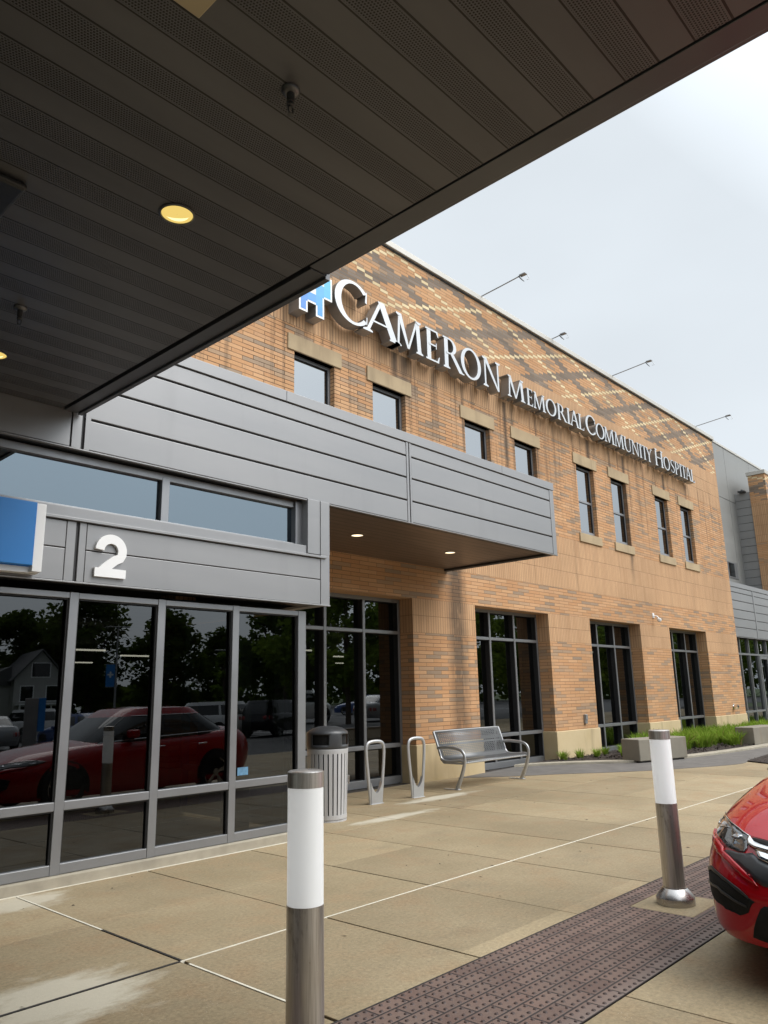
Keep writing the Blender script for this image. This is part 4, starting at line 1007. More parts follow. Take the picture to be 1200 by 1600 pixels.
w = child(m.build('window', M['alu'], bevel=.004), Wg); o = MB().quad((30.31, WY-.024, 5.56), (30.9, WY-.024, 5.56), (30.9, WY-.024, 6.09), (30.31, WY-.024, 6.09)).build('pane', M['glass_upper'], fix=False); o.parent = w
m = MB()
for k in range(13): m.box(WX, WX+.2, 9.405, WY+.03, 5.0+.316*k+.006, 5.0+.316*(k+1)-.006)
child(m.build('siding', M['siding'], bevel=.008), Wg)
m = MB(); m.box(WX+.02, 37.5, 9.42, WY+.0, 0, 9.10); child(m.build('siding_core', M['panel_dark']), Wg)
m = MB(); m.box(WX-.06, 37.5, 8.76, 9.40, 0, 9.74); child(m.build('brick_pier', M['brick_pier']), Wg)
m = MB(); m.box(WX-.10, 37.5, 8.72, 9.44, 9.742, 9.90); child(m.build('pier_coping', M['cap'], bevel=.008), Wg)
m = MB(); m.box(WX-.25, WX+.05, 9.55, 9.80, 9.10, 9.16); m.lathe([(.03, 0), (.05, -.04), (.09, -.10)], (WX-.14, 9.66, 9.22), 14); child(m.build('wall_lamp', M['dark_grey'], bevel=.006), Wg)
C3 = thing('side_entrance', 'far side entrance with silver panel canopy and glazed front marked 3', 'entrance', (29, 8.8, 0))
m = MB(); zz = (3.05, 3.36, 3.66, 3.96, 4.26, 4.54, 4.72)
for x0, x1 in ((26.24, 28.72), (28.86, 31.4), (31.54, 34.1), (34.24, 37)): panels(m, x0, x1, zz, 8.80, .02, .022)
child(m.build('panel', M['panel'], bevel=.006), C3)
for x in (28.79, 31.47, 34.17): child(MB().box(x-.06, x+.06, 8.79, 8.82, 3.05, 4.72).build('panel_trim', M['panel'], bevel=.003), C3)
child(MB().box(26.235, 37, 8.785, 9.3, 4.725, 4.88).build('coping', M['panel'], bevel=.003), C3)
child(MB().box(26.24, 37, 8.79, 8.82, 3.03, 3.046).build('drip_edge', M['panel'], bevel=.003), C3)
m = MB(); m.box(26.24, 37, 8.822, 9.42, 3.04, 4.72); child(m.build('core', M['panel_dark']), C3)
m = MB(); y0 = 8.93
for x in (26.30, 27.2, 28.1, 29.02, 29.96, 31.0, 32.0): m.box(x-.03, x+.03, y0, y0+.12, 0, 3.04)
m.box(26.3, 32, y0+.003, y0+.117, 2.47, 2.53); m.box(26.3, 29.0, y0+.003, y0+.117, .58, .64); m.box(26.3, 32, y0+.004, y0+.116, 0, .1)
child(m.build('storefront_frame', M['alu'], bevel=.003), C3)
child(MB().quad((26.3, y0+.06, .05), (32.1, y0+.06, .05), (32.1, y0+.06, 3.04), (26.3, y0+.06, 3.04)).build('pane', M['glass'], fix=False), C3)
m = MB(); m.box(29.06, 29.93, y0-.02, y0+.0, 2.36, 2.46); m.box(29.06, 29.16, y0-.02, y0+.0, .1, 2.36); m.box(29.83, 29.93, y0-.02, y0, .1, 2.36); m.box(29.16, 29.83, y0-.02, y0, .1, .3)
child(m.build('door', M['alu'], bevel=.003), C3)
d3 = []
def dig3(cx, cz, h):
    m = MB()
    for zc, s in ((cz+h*.25, 1), (cz-h*.25, -1)):
        a = ell_arc(cx, zc, h*.28, h*.27, 150 if s > 0 else 90, -90 if s > 0 else -150, 14); b = ell_arc(cx, zc, h*.15, h*.15, 150 if s > 0 else 90, -90 if s > 0 else -150, 14)
        yo = 0 if s > 0 else .002
        for k in range(14): m.quad((a[k][0], y0+.05-yo, a[k][1]), (a[k+1][0], y0+.05-yo, a[k+1][1]), (b[k+1][0], y0+.05-yo, b[k+1][1]), (b[k][0], y0+.05-yo, b[k][1]))
    return m
child(dig3(29.48, 2.77, .22).build('number', M['white_paint'], fix=False), C3)
m = MB(); m.quad((26.3, 9.36, 0), (32, 9.36, 0), (32, 9.36, 3.04), (26.3, 9.36, 3.04)); child(m.build('interior_wall', M['interior_floor'], fix=False), C3)

# ------------------------------------------------------------------ bollard lights
def make_bollard(x, y, label):
    t = thing('bollard_light', label, 'bollard', (x, y, 0), 0, 'bollard lights on the red strip')
    r = .0735
    m = MB().lathe([(.128, .002), (.128, .045), (.123, .055), (.088, .098), (.080, .104), (.080, .110)], n=48); m.build('base_collar', M['steel'], t, smooth=25)
    m = MB().lathe([(r, .10), (r, .655)], n=48); m.build('post', M['bollard_steel'], t, smooth=40)
    m = MB().lathe([(r-.0015, .656), (r-.0015, 1.088)], n=48); m.build('light_tube', M['acrylic'], t, smooth=40)
    m = MB().lathe([(r, 1.089), (r, 1.148), (r-.006, 1.153), (.001, 1.155)], n=48); m.build('cap', M['bollard_steel'], t, smooth=40)
    return t
make_bollard(*BOLL[0], 'bollard light with white tube standing in front, its foot out of frame')
make_bollard(*BOLL[1], 'bollard light with white tube standing by the red car')

# ------------------------------------------------------------------ litter bin
t = thing('litter_bin', 'round silver slatted litter bin with dark hooded lid', 'litter bin', (6.60, 7.10, 0))
m = MB().lathe([(.20, .012), (.20, .045), (.215, .06), (.232, .79), (.225, .795)], n=40); m.build('liner', M['black'], t, smooth=40)
m = MB(); ns = 26
for k in range(ns):
    a = 2*math.pi*k/ns; hw = math.pi/ns*.74
    for (z0, r0), (z1, r1) in (((.075, .226), (.765, .246)),):
        pts = []
        for z, r_ in ((z0, r0), (z1, r1)):
            for rr_ in (r_, r_-.012):
                for da in (-hw, hw): pts.append((rr_*math.cos(a+da), rr_*math.sin(a+da), z))
        m.add(pts, [(0,1,5,4), (2,6,7,3), (0,4,6,2), (1,3,7,5), (0,2,3,1), (4,5,7,6)])
m.build('slats', M['bin_silver'], t, bevel=.003)
for pf in ([(.218, .02), (.227, .03), (.2285, .076), (.215, .076)], [(.246, .764), (.2495, .80), (.2485, .818), (.21, .818)], [(.224, .0), (.224, .018), (.20, .019)]):
    MB().lathe(pf, n=44, cap=False).build('rim', M['bin_silver'], t, smooth=40)
# hooded lid with four openings
hood = MB(); n = 64; open_h = (.865, .985)
prof = [(.246, .820), (.250, .835), (.252, .865), (.252, .985), (.250, 1.0), (.238, 1.02), (.18, 1.055), (.10, 1.075), (.002, 1.082)]
vs = []; fs = []
for r_, z in prof:
    for k in range(n): a = 2*math.pi*k/n; vs.append((r_*math.cos(a), r_*math.sin(a), z))
def is_open(k):
    ph = (k+.5)*360/n
    return any(abs((ph-c+180) % 360-180) < 27 for c in (205, 295, 25, 115))
for i in range(len(prof)-1):
    for k in range(n):
        if i == 2 and is_open(k): continue
        fs.append((i*n+k, i*n+(k+1) % n, (i+1)*n+(k+1) % n, (i+1)*n+k))
hood.add(vs, fs); o = hood.build('lid', M['dark_grey'], t, smooth=35); so = o.modifiers.new('solid', 'SOLIDIFY'); so.thickness = .010; so.offset = -1
MB().lathe([(.225, .815), (.225, 1.01)], n=36).build('lid_inside', M['black'], t)
MB().box(.245, .262, -.02, .02, .40, .50).build('latch', M['steel'], t, bevel=.004).rotation_euler = (0, 0, R(-35))

# ------------------------------------------------------------------ bike racks
def make_rack(x, y, label):
    t = thing('bike_rack', label, 'bike rack', (x, y, 0), R(-4), 'bike racks before the brick pier')
    P = [(-.098, 0), (-.105, .10), (-.125, .28), (-.150, .50), (-.163, .66), (-.160, .735), (-.135, .785), (-.085, .805), (0, .812), (.085, .805), (.135, .785), (.160, .735), (.163, .66), (.150, .50), (.125, .28), (.105, .10), (.098, 0)]
    f = []
    for k in range(len(P)-1):
        for j in range(4):
            q = j/4; p0, p1, p2, p3 = P[max(k-1, 0)], P[k], P[k+1], P[min(k+2, len(P)-1)]
            f.append(tuple(.5*(2*p1[d]+(-p0[d]+p2[d])*q+(2*p0[d]-5*p1[d]+4*p2[d]-p3[d])*q*q+(-p0[d]+3*p1[d]-3*p2[d]+p3[d])*q**3) for d in (0, 1)))
    f.append(P[-1])
    m = MB(); m.tube([(u, 0, z) for u, z in f], .0180, 12, sx=1.35, flat=(0, 1, 0))
    m.build('loop', M['silver'], t, smooth=50)
    m = MB(); V_ = [(-.105, .004), (.105, .004), (.118, .20), (.10, .28), (.075, .215), (.035, .155), (.008, .135), (-.008, .135), (-.035, .155), (-.075, .215), (-.10, .28), (-.118, .20)]
    # web as strips so that every face is convex
    Lf = [(-.105, .004), (-.118, .20), (-.10, .28)]
    top = [(-.10, .28), (-.075, .215), (-.035, .158), (0, .138), (.035, .158), (.075, .215), (.10, .28)]
    for (a, b), (c, d) in zip(top, top[1:]):
        m.prism([(a*.98, .004), (c*.98, .004), (c, d), (a, b)], lambda u, v, k: (u, -.024 if k == 0 else .024, v))
    m.build('web', M['silver'], t)
    m = MB(); m.box(-.115, .115, -.04, .04, .0, .008); m.build('foot_plate', M['silver'], t, bevel=.003)
    return t
make_rack(7.915, 7.56, 'silver loop bike rack beside the litter bin')
make_rack(8.735, 7.52, 'silver loop bike rack nearer the metal bench')

# ------------------------------------------------------------------ bench
Bn = thing('park_bench', 'silver perforated metal bench with curved arms against the brick pier', 'bench', (10.60, 7.70, 0))
prof = [(.300, .845), (.295, .84)]+[(.285-.16*k/10, .825-.36*k/10) for k in range(1, 11)]
prof = [(.295, .845), (.262, .76), (.228, .67), (.198, .58), (.172, .50), (.150, .455), (.118, .425), (.07, .412), (0, .408), (-.08, .412), (-.16, .420), (-.22, .425), (-.262, .418), (-.285, .395)]
vs = []; fs = []; Lx = .87; nx = 2
lens = [0]
for (a, b), (c, d) in zip(prof, prof[1:]): lens.append(lens[-1]+math.hypot(c-a, d-b))
me = bpy.data.meshes.new('seat_sheet'); vs = [(s*Lx, y, z) for y, z in prof for s in (-1, 1)]
fs = [(2*i, 2*i+1, 2*i+3, 2*i+2) for i in range(len(prof)-1)]
me.from_pydata(vs, [], fs); uvl = me.uv_layers.new(name='UVMap')
for li, lp in enumerate(me.loops):
    i, s = divmod(lp.vertex_index, 2); uvl.data[li].uv = (s*2*Lx, lens[i])
me.polygons.foreach_set('use_smooth', [True]*len(fs)); me.materials.append(M['perforated'])
o = bpy.data.objects.new('seat_and_back', me); COL.objects.link(o); o.parent = Bn
so = o.modifiers.new('solid', 'SOLIDIFY'); so.thickness = .005
for s in (-1, 1):
    x = s*(Lx+.018)
    m = MB(); m.tube([(x, y, z) for y, z in prof], .018, 10); m.build('end_frame', M['silver'], Bn, smooth=50)
    arm = [(.225, .60), (.10, .615), (-.05, .612), (-.17, .598), (-.25, .57), (-.295, .515), (-.305, .45), (-.29, .36), (-.25, .24), (-.195, .12), (-.145, .02), (-.14, .004)]
    f = []
    for k in range(len(arm)-1):
        for j in range(4):
            q = j/4; p0, p1, p2, p3 = arm[max(k-1, 0)], arm[k], arm[k+1], arm[min(k+2, len(arm)-1)]
            f.append(tuple(.5*(2*p1[d]+(-p0[d]+p2[d])*q+(2*p0[d]-5*p1[d]+4*p2[d]-p3[d])*q*q+(-p0[d]+3*p1[d]-3*p2[d]+p3[d])*q**3) for d in (0, 1)))
    f.append(arm[-1]); nF = len(f)
    m = MB(); m.tube([(x, y, z) for y, z in f], [.018+.012*max(0, (k/nF-.5))*2 for k in range(nF)], 12, sx=1.3, flat=(1, 0, 0)); m.build('arm', M['silver'], Bn, smooth=50)
    m = MB(); m.box(x-.04, x+.04, -.19, .10, .0, .012); m.build('foot', M['silver'], Bn, bevel=.005)
    m = MB(); m.tube([(x, -.28, .385), (x, .10, .385), (x, .16, .44)], .016, 8); m.build('seat_support', M['silver'], Bn, smooth=50)
m = MB(); m.tube([(-Lx, -.275, .392), (Lx, -.275, .392)], .014, 10); m.build('front_rail', M['silver'], Bn, smooth=50)
m = MB(); m.tube([(-Lx, .295, .846), (Lx, .295, .846)], .012, 10); m.build('top_rail', M['silver'], Bn, smooth=50)

# ------------------------------------------------------------------ concrete block seats and the planting
def block(x, y, rz, w, d, h, label):
    t = thing('concrete_block', label, 'concrete block', (x, y, 0), rz, 'concrete blocks at the edge of the bed')
    MB().box(0, w, 0, d, .035, h).build('body', M['planter'], t, bevel=.018, seg=3)
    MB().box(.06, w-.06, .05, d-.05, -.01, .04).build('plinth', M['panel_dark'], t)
block(15.0, 7.08, R(-15.8), 1.44, .46, .455, 'rough grey concrete block half hidden behind the farther bollard')
block(20.36, 6.62, R(-6), 1.5, .46, .455, 'rough grey concrete block cut by the right edge beyond the lilies')
def lily_clump(x, y, rad, h, n, rng_, name='lily_clump'):
    m = MB()
    for _ in range(n):
        a = rng_.uniform(0, 6.283); r0 = rng_.uniform(0, rad*.55); l = h*rng_.uniform(.65, 1.15); lean = rng_.uniform(.25, 1.1)
        bx_, by_ = r0*math.cos(a), r0*math.sin(a); d = a+rng_.uniform(-.7, .7); w = rng_.uniform(.008, .014); px_, py_ = -math.sin(d)*w, math.cos(d)*w
        pts = []
        for k in range(6):
            s = k/5; out = lean*l*(s**1.7)*.75; z = l*(s-.30*lean*s**3.0)
            q = w if k == 0 else 1; ww = (1-s**2.2)
            cx_, cy_ = bx_+math.cos(d)*out, by_+math.sin(d)*out
            pts += [(cx_+px_*ww, cy_+py_*ww, z), (cx_-px_*ww, cy_-py_*ww, z)]
        m.add(pts, [(2*k, 2*k+1, 2*k+3, 2*k+2) for k in range(5)])
    return m
rl = random.Random(21)
protos = []
spots = []
for gx_ in np.arange(17.6, 31.0, .43):
    for gy_ in (7.0, 7.4, 7.8, 8.2, 8.55):
        x = gx_+rl.uniform(-.14, .14); y = gy_+rl.uniform(-.14, .14)
        if x < 18.3+(8.6-y)*.2 and rl.random() < .8: continue
        if y < 7.05 and x < 18.9: continue
        if x < 19.6 and y < 7.25: continue
        spots.append((x, y))
spots += [(15.0, 8.40), (15.5, 8.28), (16.0, 8.35), (16.5, 8.1), (15.9, 7.85), (14.5, 8.5), (16.9, 8.4)]
for i, (x, y) in enumerate(spots):
    if i < 4:
        me_ = lily_clump(0, 0, (.24), .40, 110, rl).build('lily_clump', M['blade'], fix=False); protos.append(me_); o = me_
    else:
        o = protos[i % 4].copy(); COL.objects.link(o)
    s = .55 if x < 17 else rl.uniform(.8, 1.1)
    o.location = (x, y, .045); o.rotation_euler = (0, 0, rl.uniform(0, 6.28)); o.scale = (s, s, s)
    if x < 17: tag(o, 'small low green lily tuft in the mulch in front of the third tall window', 'plant', 'small lily tufts in the mulch')
    else: tag(o, 'bright green strap-leaved lily clump in the bed past the concrete block', 'plant', 'lily clumps in the bed')

# ------------------------------------------------------------------ cars
def sm(xs, ys):
    """smooth monotone-ish cubic through the points"""
    xs=[float(v) for v in xs]; ys=[float(v) for v in ys]; n=len(xs)
    d=[(ys[i+1]-ys[i])/(xs[i+1]-xs[i]) for i in range(n-1)]
    m=[d[0]]+[0.0 if d[i-1]*d[i]<=0 else 2*d[i-1]*d[i]/(d[i-1]+d[i]) for i in range(1,n-1)]+[d[-1]]
    def f(x):
        if x<=xs[0]: return ys[0]
        if x>=xs[-1]: return ys[-1]
        i=0
        while x>xs[i+1]: i+=1
        h=xs[i+1]-xs[i]; t=(x-xs[i])/h
        return ((2*t**3-3*t*t+1)*ys[i]+(t**3-2*t*t+t)*h*m[i]+(-2*t**3+3*t*t)*ys[i+1]+(t**3-t*t)*h*m[i+1])
    return f
def unit_outline(n, expo):
    # closed superellipse on [-1,1]^2, points spread evenly along its length
    th=np.linspace(0,2*np.pi,4001)
    c,s=np.cos(th),np.sin(th)
    x=np.sign(c)*np.abs(c)**(2/expo); y=np.sign(s)*np.abs(s)**(2/expo)
    X=x*2.3; Y=y*.9
    L=np.concatenate([[0],np.cumsum(np.hypot(np.diff(X),np.diff(Y)))])
    k=np.linspace(0,L[-1],n+1)[:-1]
    return [(float(np.interp(v,L,x)),float(np.interp(v,L,y))) for v in k]
SEDAN=dict(L=4.62,W=.90,expo=4.6,
  zb=([0,.5,2.3,4.2,4.62],[.20,.19,.19,.20,.26]),
  zs=([0,.12,.30,.55,.9,1.3,2.3,3.4,4.1,4.62],[.66,.70,.74,.775,.815,.865,.92,.96,.99,.97]),
  ef=([0,.06,.15,.3,.48,.66,.82,.93,1],[.05,.028,.018,.008,0,.03,.11,.22,.36]),
  er=([0,.25,.5,.75,1],[.22,.05,0,.03,.16]),
  ew=([0,.06,.15,.4,.62,.8,.92,1],[.03,.014,.008,0,.005,.03,.07,.13]),
  crown=.085,
  cab=dict(f0=1.28,f1=2.15,r0=4.10,r1=3.42,w0=.80,w1=.60,z1=1.40,crown=.035,expo=4.0))
SUV=dict(L=4.85,W=.95,expo=6.0,
  zb=([0,.6,2.4,4.3,4.85],[.30,.26,.26,.28,.36]),
  zs=([0,.15,.4,1.2,2.4,3.6,4.85],[.92,.98,1.02,1.08,1.10,1.12,1.10]),
  ef=([0,.2,.5,.75,.9,1],[.14,.03,0,.03,.10,.26]),
  er=([0,.25,.5,.75,1],[.16,.03,0,.03,.08]),
  ew=([0,.15,.4,.62,.8,.92,1],[.06,.02,0,.005,.02,.05,.09]),
  crown=.05,
  cab=dict(f0=1.15,f1=1.75,r0=4.74,r1=4.35,w0=.86,w1=.70,z1=1.74,crown=.03,expo=6.0))
def body_rings(p, n=120):
    L,W=p['L'],p['W']; U=unit_outline(n,p['expo'])
    zb,zs,ef,er,ew=[sm(*p[k]) for k in ('zb','zs','ef','er','ew')]
    rings=[]
    ts=[0,.06,.12,.2,.28,.36,.44,.52,.6,.67,.74,.8,.85,.9,.94,.97,1]
    for t in ts:
        xf,xr,w=ef(t),L-er(t),W-ew(t); xm,a=(xf+xr)/2,(xr-xf)/2
        r=[]
        for cx,cy in U:
            x=xm-a*cx; y=w*cy; z=zb(x)+(zs(x)-zb(x))*t
            r.append((x,y,z))
        rings.append(r)
    xf,xr,w=ef(1),L-er(1),W-ew(1); xm,a=(xf+xr)/2,(xr-xf)/2
    for rr in (.94,.86,.74,.6,.45,.3,.15,.03):
        r=[]
        for cx,cy in U:
            x=xm-a*cx*(.72+.28*rr); y=w*cy*rr; z=zs(x)+p['crown']*(1-rr**2)**.9
            r.append((x,y,z))
        rings.append(r)
    return rings
def cabin_rings(p,n=96):
    c=p['cab']; U=unit_outline(n,c['expo']); zs=sm(*p['zs']); rings=[]
    for s in (0,.15,.3,.45,.6,.75,.86,.93,.97,1):
        e=s; b=math.sin(s*math.pi/2)**.0 if False else s
        xf=c['f0']+(c['f1']-c['f0'])*s**1.05; xr=c['r0']+(c['r1']-c['r0'])*s**1.1
        w=c['w0']+(c['w1']-c['w0'])*s**1.5; xm,a=(xf+xr)/2,(xr-xf)/2
        r=[]
        for cx,cy in U:
            x=xm-a*cx; y=w*cy; z0=zs(x)-.02; z=z0+(c['z1']-z0)*(s if s<.86 else s-.12*(s-.86)**1.0)
            r.append((x,y,z))
        rings.append(r)
    xt=[v for v in rings[-1]]
    xf,xr=c['f1'],c['r1']; xm,a=(xf+xr)/2,(xr-xf)/2
    for rr in (.93,.8,.6,.4,.2,.03):
        r=[]
        for i,(cx,cy) in enumerate(U):
            z=rings[9][i][2]+c['crown']*(1-rr*rr)
            r.append((xm-a*cx*(.35+.65*rr),c['w1']*cy*rr,z))
        rings.append(r)
    return rings

def make_car(name, label, loc, rz, p, paint, kind='car', group=None, hero=False, wheels=(.99, 3.62), wr=.325):
    t = thing(name, label, kind, loc, rz, group); W = p['W']
    RR = body_rings(p, 132 if hero else 72)
    body = MB().rings(RR).build('body', paint, t, smooth=48)
    C_ = cabin_rings(p, 96 if hero else 64)
    gl = MB().rings(C_[:6], False, False).build('window_glass', M['car_glass'], t, smooth=40)
    MB().rings(C_[5:], False, True).build('roof', paint, t, smooth=40)
    # pillars: paint strips laid just proud of the glass
    n = len(C_[0]); m = MB()
    def col(frac0, frac1):
        for sgn in (1, -1):
            for r0, r1 in zip(C_[:5], C_[1:6]):
                def pt(r, fr):
                    best = None
                    xs_ = [(q, k) for k, q in enumerate(r) if q[1]*sgn > .2]
                    x0_, x1_ = min(q[0][0] for q in xs_), max(q[0][0] for q in xs_); tx = x0_+(x1_-x0_)*fr
                    q = min(xs_, key=lambda e: abs(e[0][0]-tx))[0]; return (q[0] if 0 < fr < 1 else q[0], q[1]*1.012, q[2])
                a, b, c, d = pt(r0, frac0), pt(r0, frac1), pt(r1, frac1), pt(r1, frac0)
                if abs(a[0]-b[0])+abs(c[0]-d[0]) > .01: m.quad(a, b, c, d)
    for f0, f1 in ((.02, .08), (.44, .475), (.74, .80), (.95, .995)): col(f0, f1)
    m.build('pillar', paint if not hero else M['black_plastic'], t, fix=False)
    bvh = BVHTree.FromPolygons([v.co[:] for v in body.data.vertices], [pl.vertices[:] for pl in body.data.polygons])
    def patch(nm, pts, mat, off, cuts=3, thick=.006, parent=None):
        bm = bmesh.new(); vs = [bm.verts.new(q) for q in pts]; bm.faces.new(vs)
        bmesh.ops.triangulate(bm, faces=bm.faces[:]); bmesh.ops.subdivide_edges(bm, edges=bm.edges[:], cuts=cuts, use_grid_fill=True)
        bmesh.ops.triangulate(bm, faces=bm.faces[:])
        cen = Vector((2.3, 0, .5))
        for v in bm.verts:
            loc_, nor, idx, d = bvh.find_nearest(v.co)
            if nor.dot(loc_-cen) < 0: nor = -nor
            v.co = loc_+nor*off
        bmesh.ops.recalc_face_normals(bm, faces=bm.faces[:])
        fm = max(bm.faces, key=lambda f: f.calc_area())
        if fm.normal.dot(fm.calc_center_median()-cen) < 0: bmesh.ops.reverse_faces(bm, faces=bm.faces[:])
        me_ = bpy.data.meshes.new(nm); bm.to_mesh(me_); bm.free(); me_.materials.append(mat)
        me_.polygons.foreach_set('use_smooth', [True]*len(me_.polygons)); me_.set_sharp_from_angle(angle=R(40))
        o = bpy.data.objects.new(nm, me_); COL.objects.link(o); o.parent = parent or t
        s_ = o.modifiers.new('solid', 'SOLIDIFY'); s_.thickness = thick; s_.offset = -1
        return o
    def mir(pts): return [(x, -y, z) for x, y, z in pts]
    # wheels with dark arches
    for wx in wheels:
        for sgn in (1, -1):
            m = MB(); nn = 36; ar = wr+.055
            ring = [(wx+ar*math.cos(2*math.pi*k/nn), wr+ar*math.sin(2*math.pi*k/nn)) for k in range(nn)]
            ring = [(a, max(b, p['zb'][1][1]+.01)) for a, b in ring]
            patch('wheel_arch', [(a, sgn*W, b) for a, b in ring], M['black'], .002, 3, .002)
            m = MB(); yo = W-(.010 if wx < 2 else .005); cs = [(wr-.075, -.19), (wr-.012, -.20), (wr, -.17), (wr, -.03), (wr-.012, -.004), (wr-.06, 0.006), (wr-.085, .0), (wr-.095, -.03)]
            vs = []; fs = []
            for r_, dy in cs:
                for k in range(nn): a = 2*math.pi*k/nn; vs.append((wx+r_*math.cos(a), sgn*(yo+dy), wr+r_*math.sin(a)))
            for i in range(len(cs)-1):
                for k in range(nn): fs.append((i*nn+k, i*nn+(k+1) % nn, (i+1)*nn+(k+1) % nn, (i+1)*nn+k))
            m.add(vs, fs); w = m.build('wheel', M['tyre'], t, smooth=40)
            m = MB(); ri = wr-.088
            for k in range(5 if hero else 6):
                a = 2*math.pi*k/(5 if hero else 6)+.3
                for da in (-.16, .16):
                    pts = [(wx+r_*math.cos(a+da*(1-.2*j)+dd), wr+r_*math.sin(a+da*(1-.2*j)+dd)) for j, (r_, dd) in enumerate(((.05, -.25), (ri, -.085), (ri, .085), (.05, .25)))]
                    m.prism(pts, lambda u, v, kk: (u, sgn*(yo-.020-.02*kk), v))
            m.lathe([(.001, 0), (.055, 0), (.06, .02)], n=20) if False else None
            hub = [(wx+.055*math.cos(2*math.pi*k/20), wr+.055*math.sin(2*math.pi*k/20)) for k in range(20)]
            m.prism(hub, lambda u, v, kk: (u, sgn*(yo-.012-.03*kk), v))
            rg = []
            for k in range(nn):
                a0, a1 = 2*math.pi*k/nn, 2*math.pi*(k+1)/nn
                m.quad((wx+ri*math.cos(a0), sgn*(yo-.012), wr+ri*math.sin(a0)), (wx+ri*math.cos(a1), sgn*(yo-.012), wr+ri*math.sin(a1)), (wx+(ri-.022)*math.cos(a1), sgn*(yo-.016), wr+(ri-.022)*math.sin(a1)), (wx+(ri-.022)*math.cos(a0), sgn*(yo-.016), wr+(ri-.022)*math.sin(a0)))
            o = m.build('rim', M['rim'], t); o.parent = w
    if not hero:
        zh = p['zs'][1][0]; 
        for sgn in (1, -1):
            y0, y1 = W*.50, W*.93
            patch('headlight', [(.05, sgn*y0, zh-.03), (.30, sgn*y1, zh+.0), (.30, sgn*y1, zh-.14), (.03, sgn*y0, zh-.15)], M['lamp_chrome'], .006, 2)
            L = p['L']; patch('tail_light', [(L-.03, sgn*y0, zh+.08), (L-.30, sgn*y1, zh+.10), (L-.30, sgn*y1, zh-.08), (L-.02, sgn*y0, zh-.08)], tail_mat, .006, 2)
        patch('grille', [(.02, -.42, zh-.06), (.02, .42, zh-.06), (.01, .36, zh-.26), (.01, -.36, zh-.26)], M['black_plastic'], .004, 2)
        for sgn in (1, -1):
            m = MB(); m.box(p['cab']['f0']+.42, p['cab']['f0']+.56, sgn*W*.93-.09 if sgn > 0 else -W*.93-.09, sgn*W*.93+.09 if sgn > 0 else -W*.93+.09, p['zs'][1][3]+.02, p['zs'][1][3]+.16)
            m.build('mirror', paint, t, bevel=.03)
    return t, patch, mir, body, C_
tail_mat = simple('tail_lamp', (.35, .01, .01), .15, 0, .1)

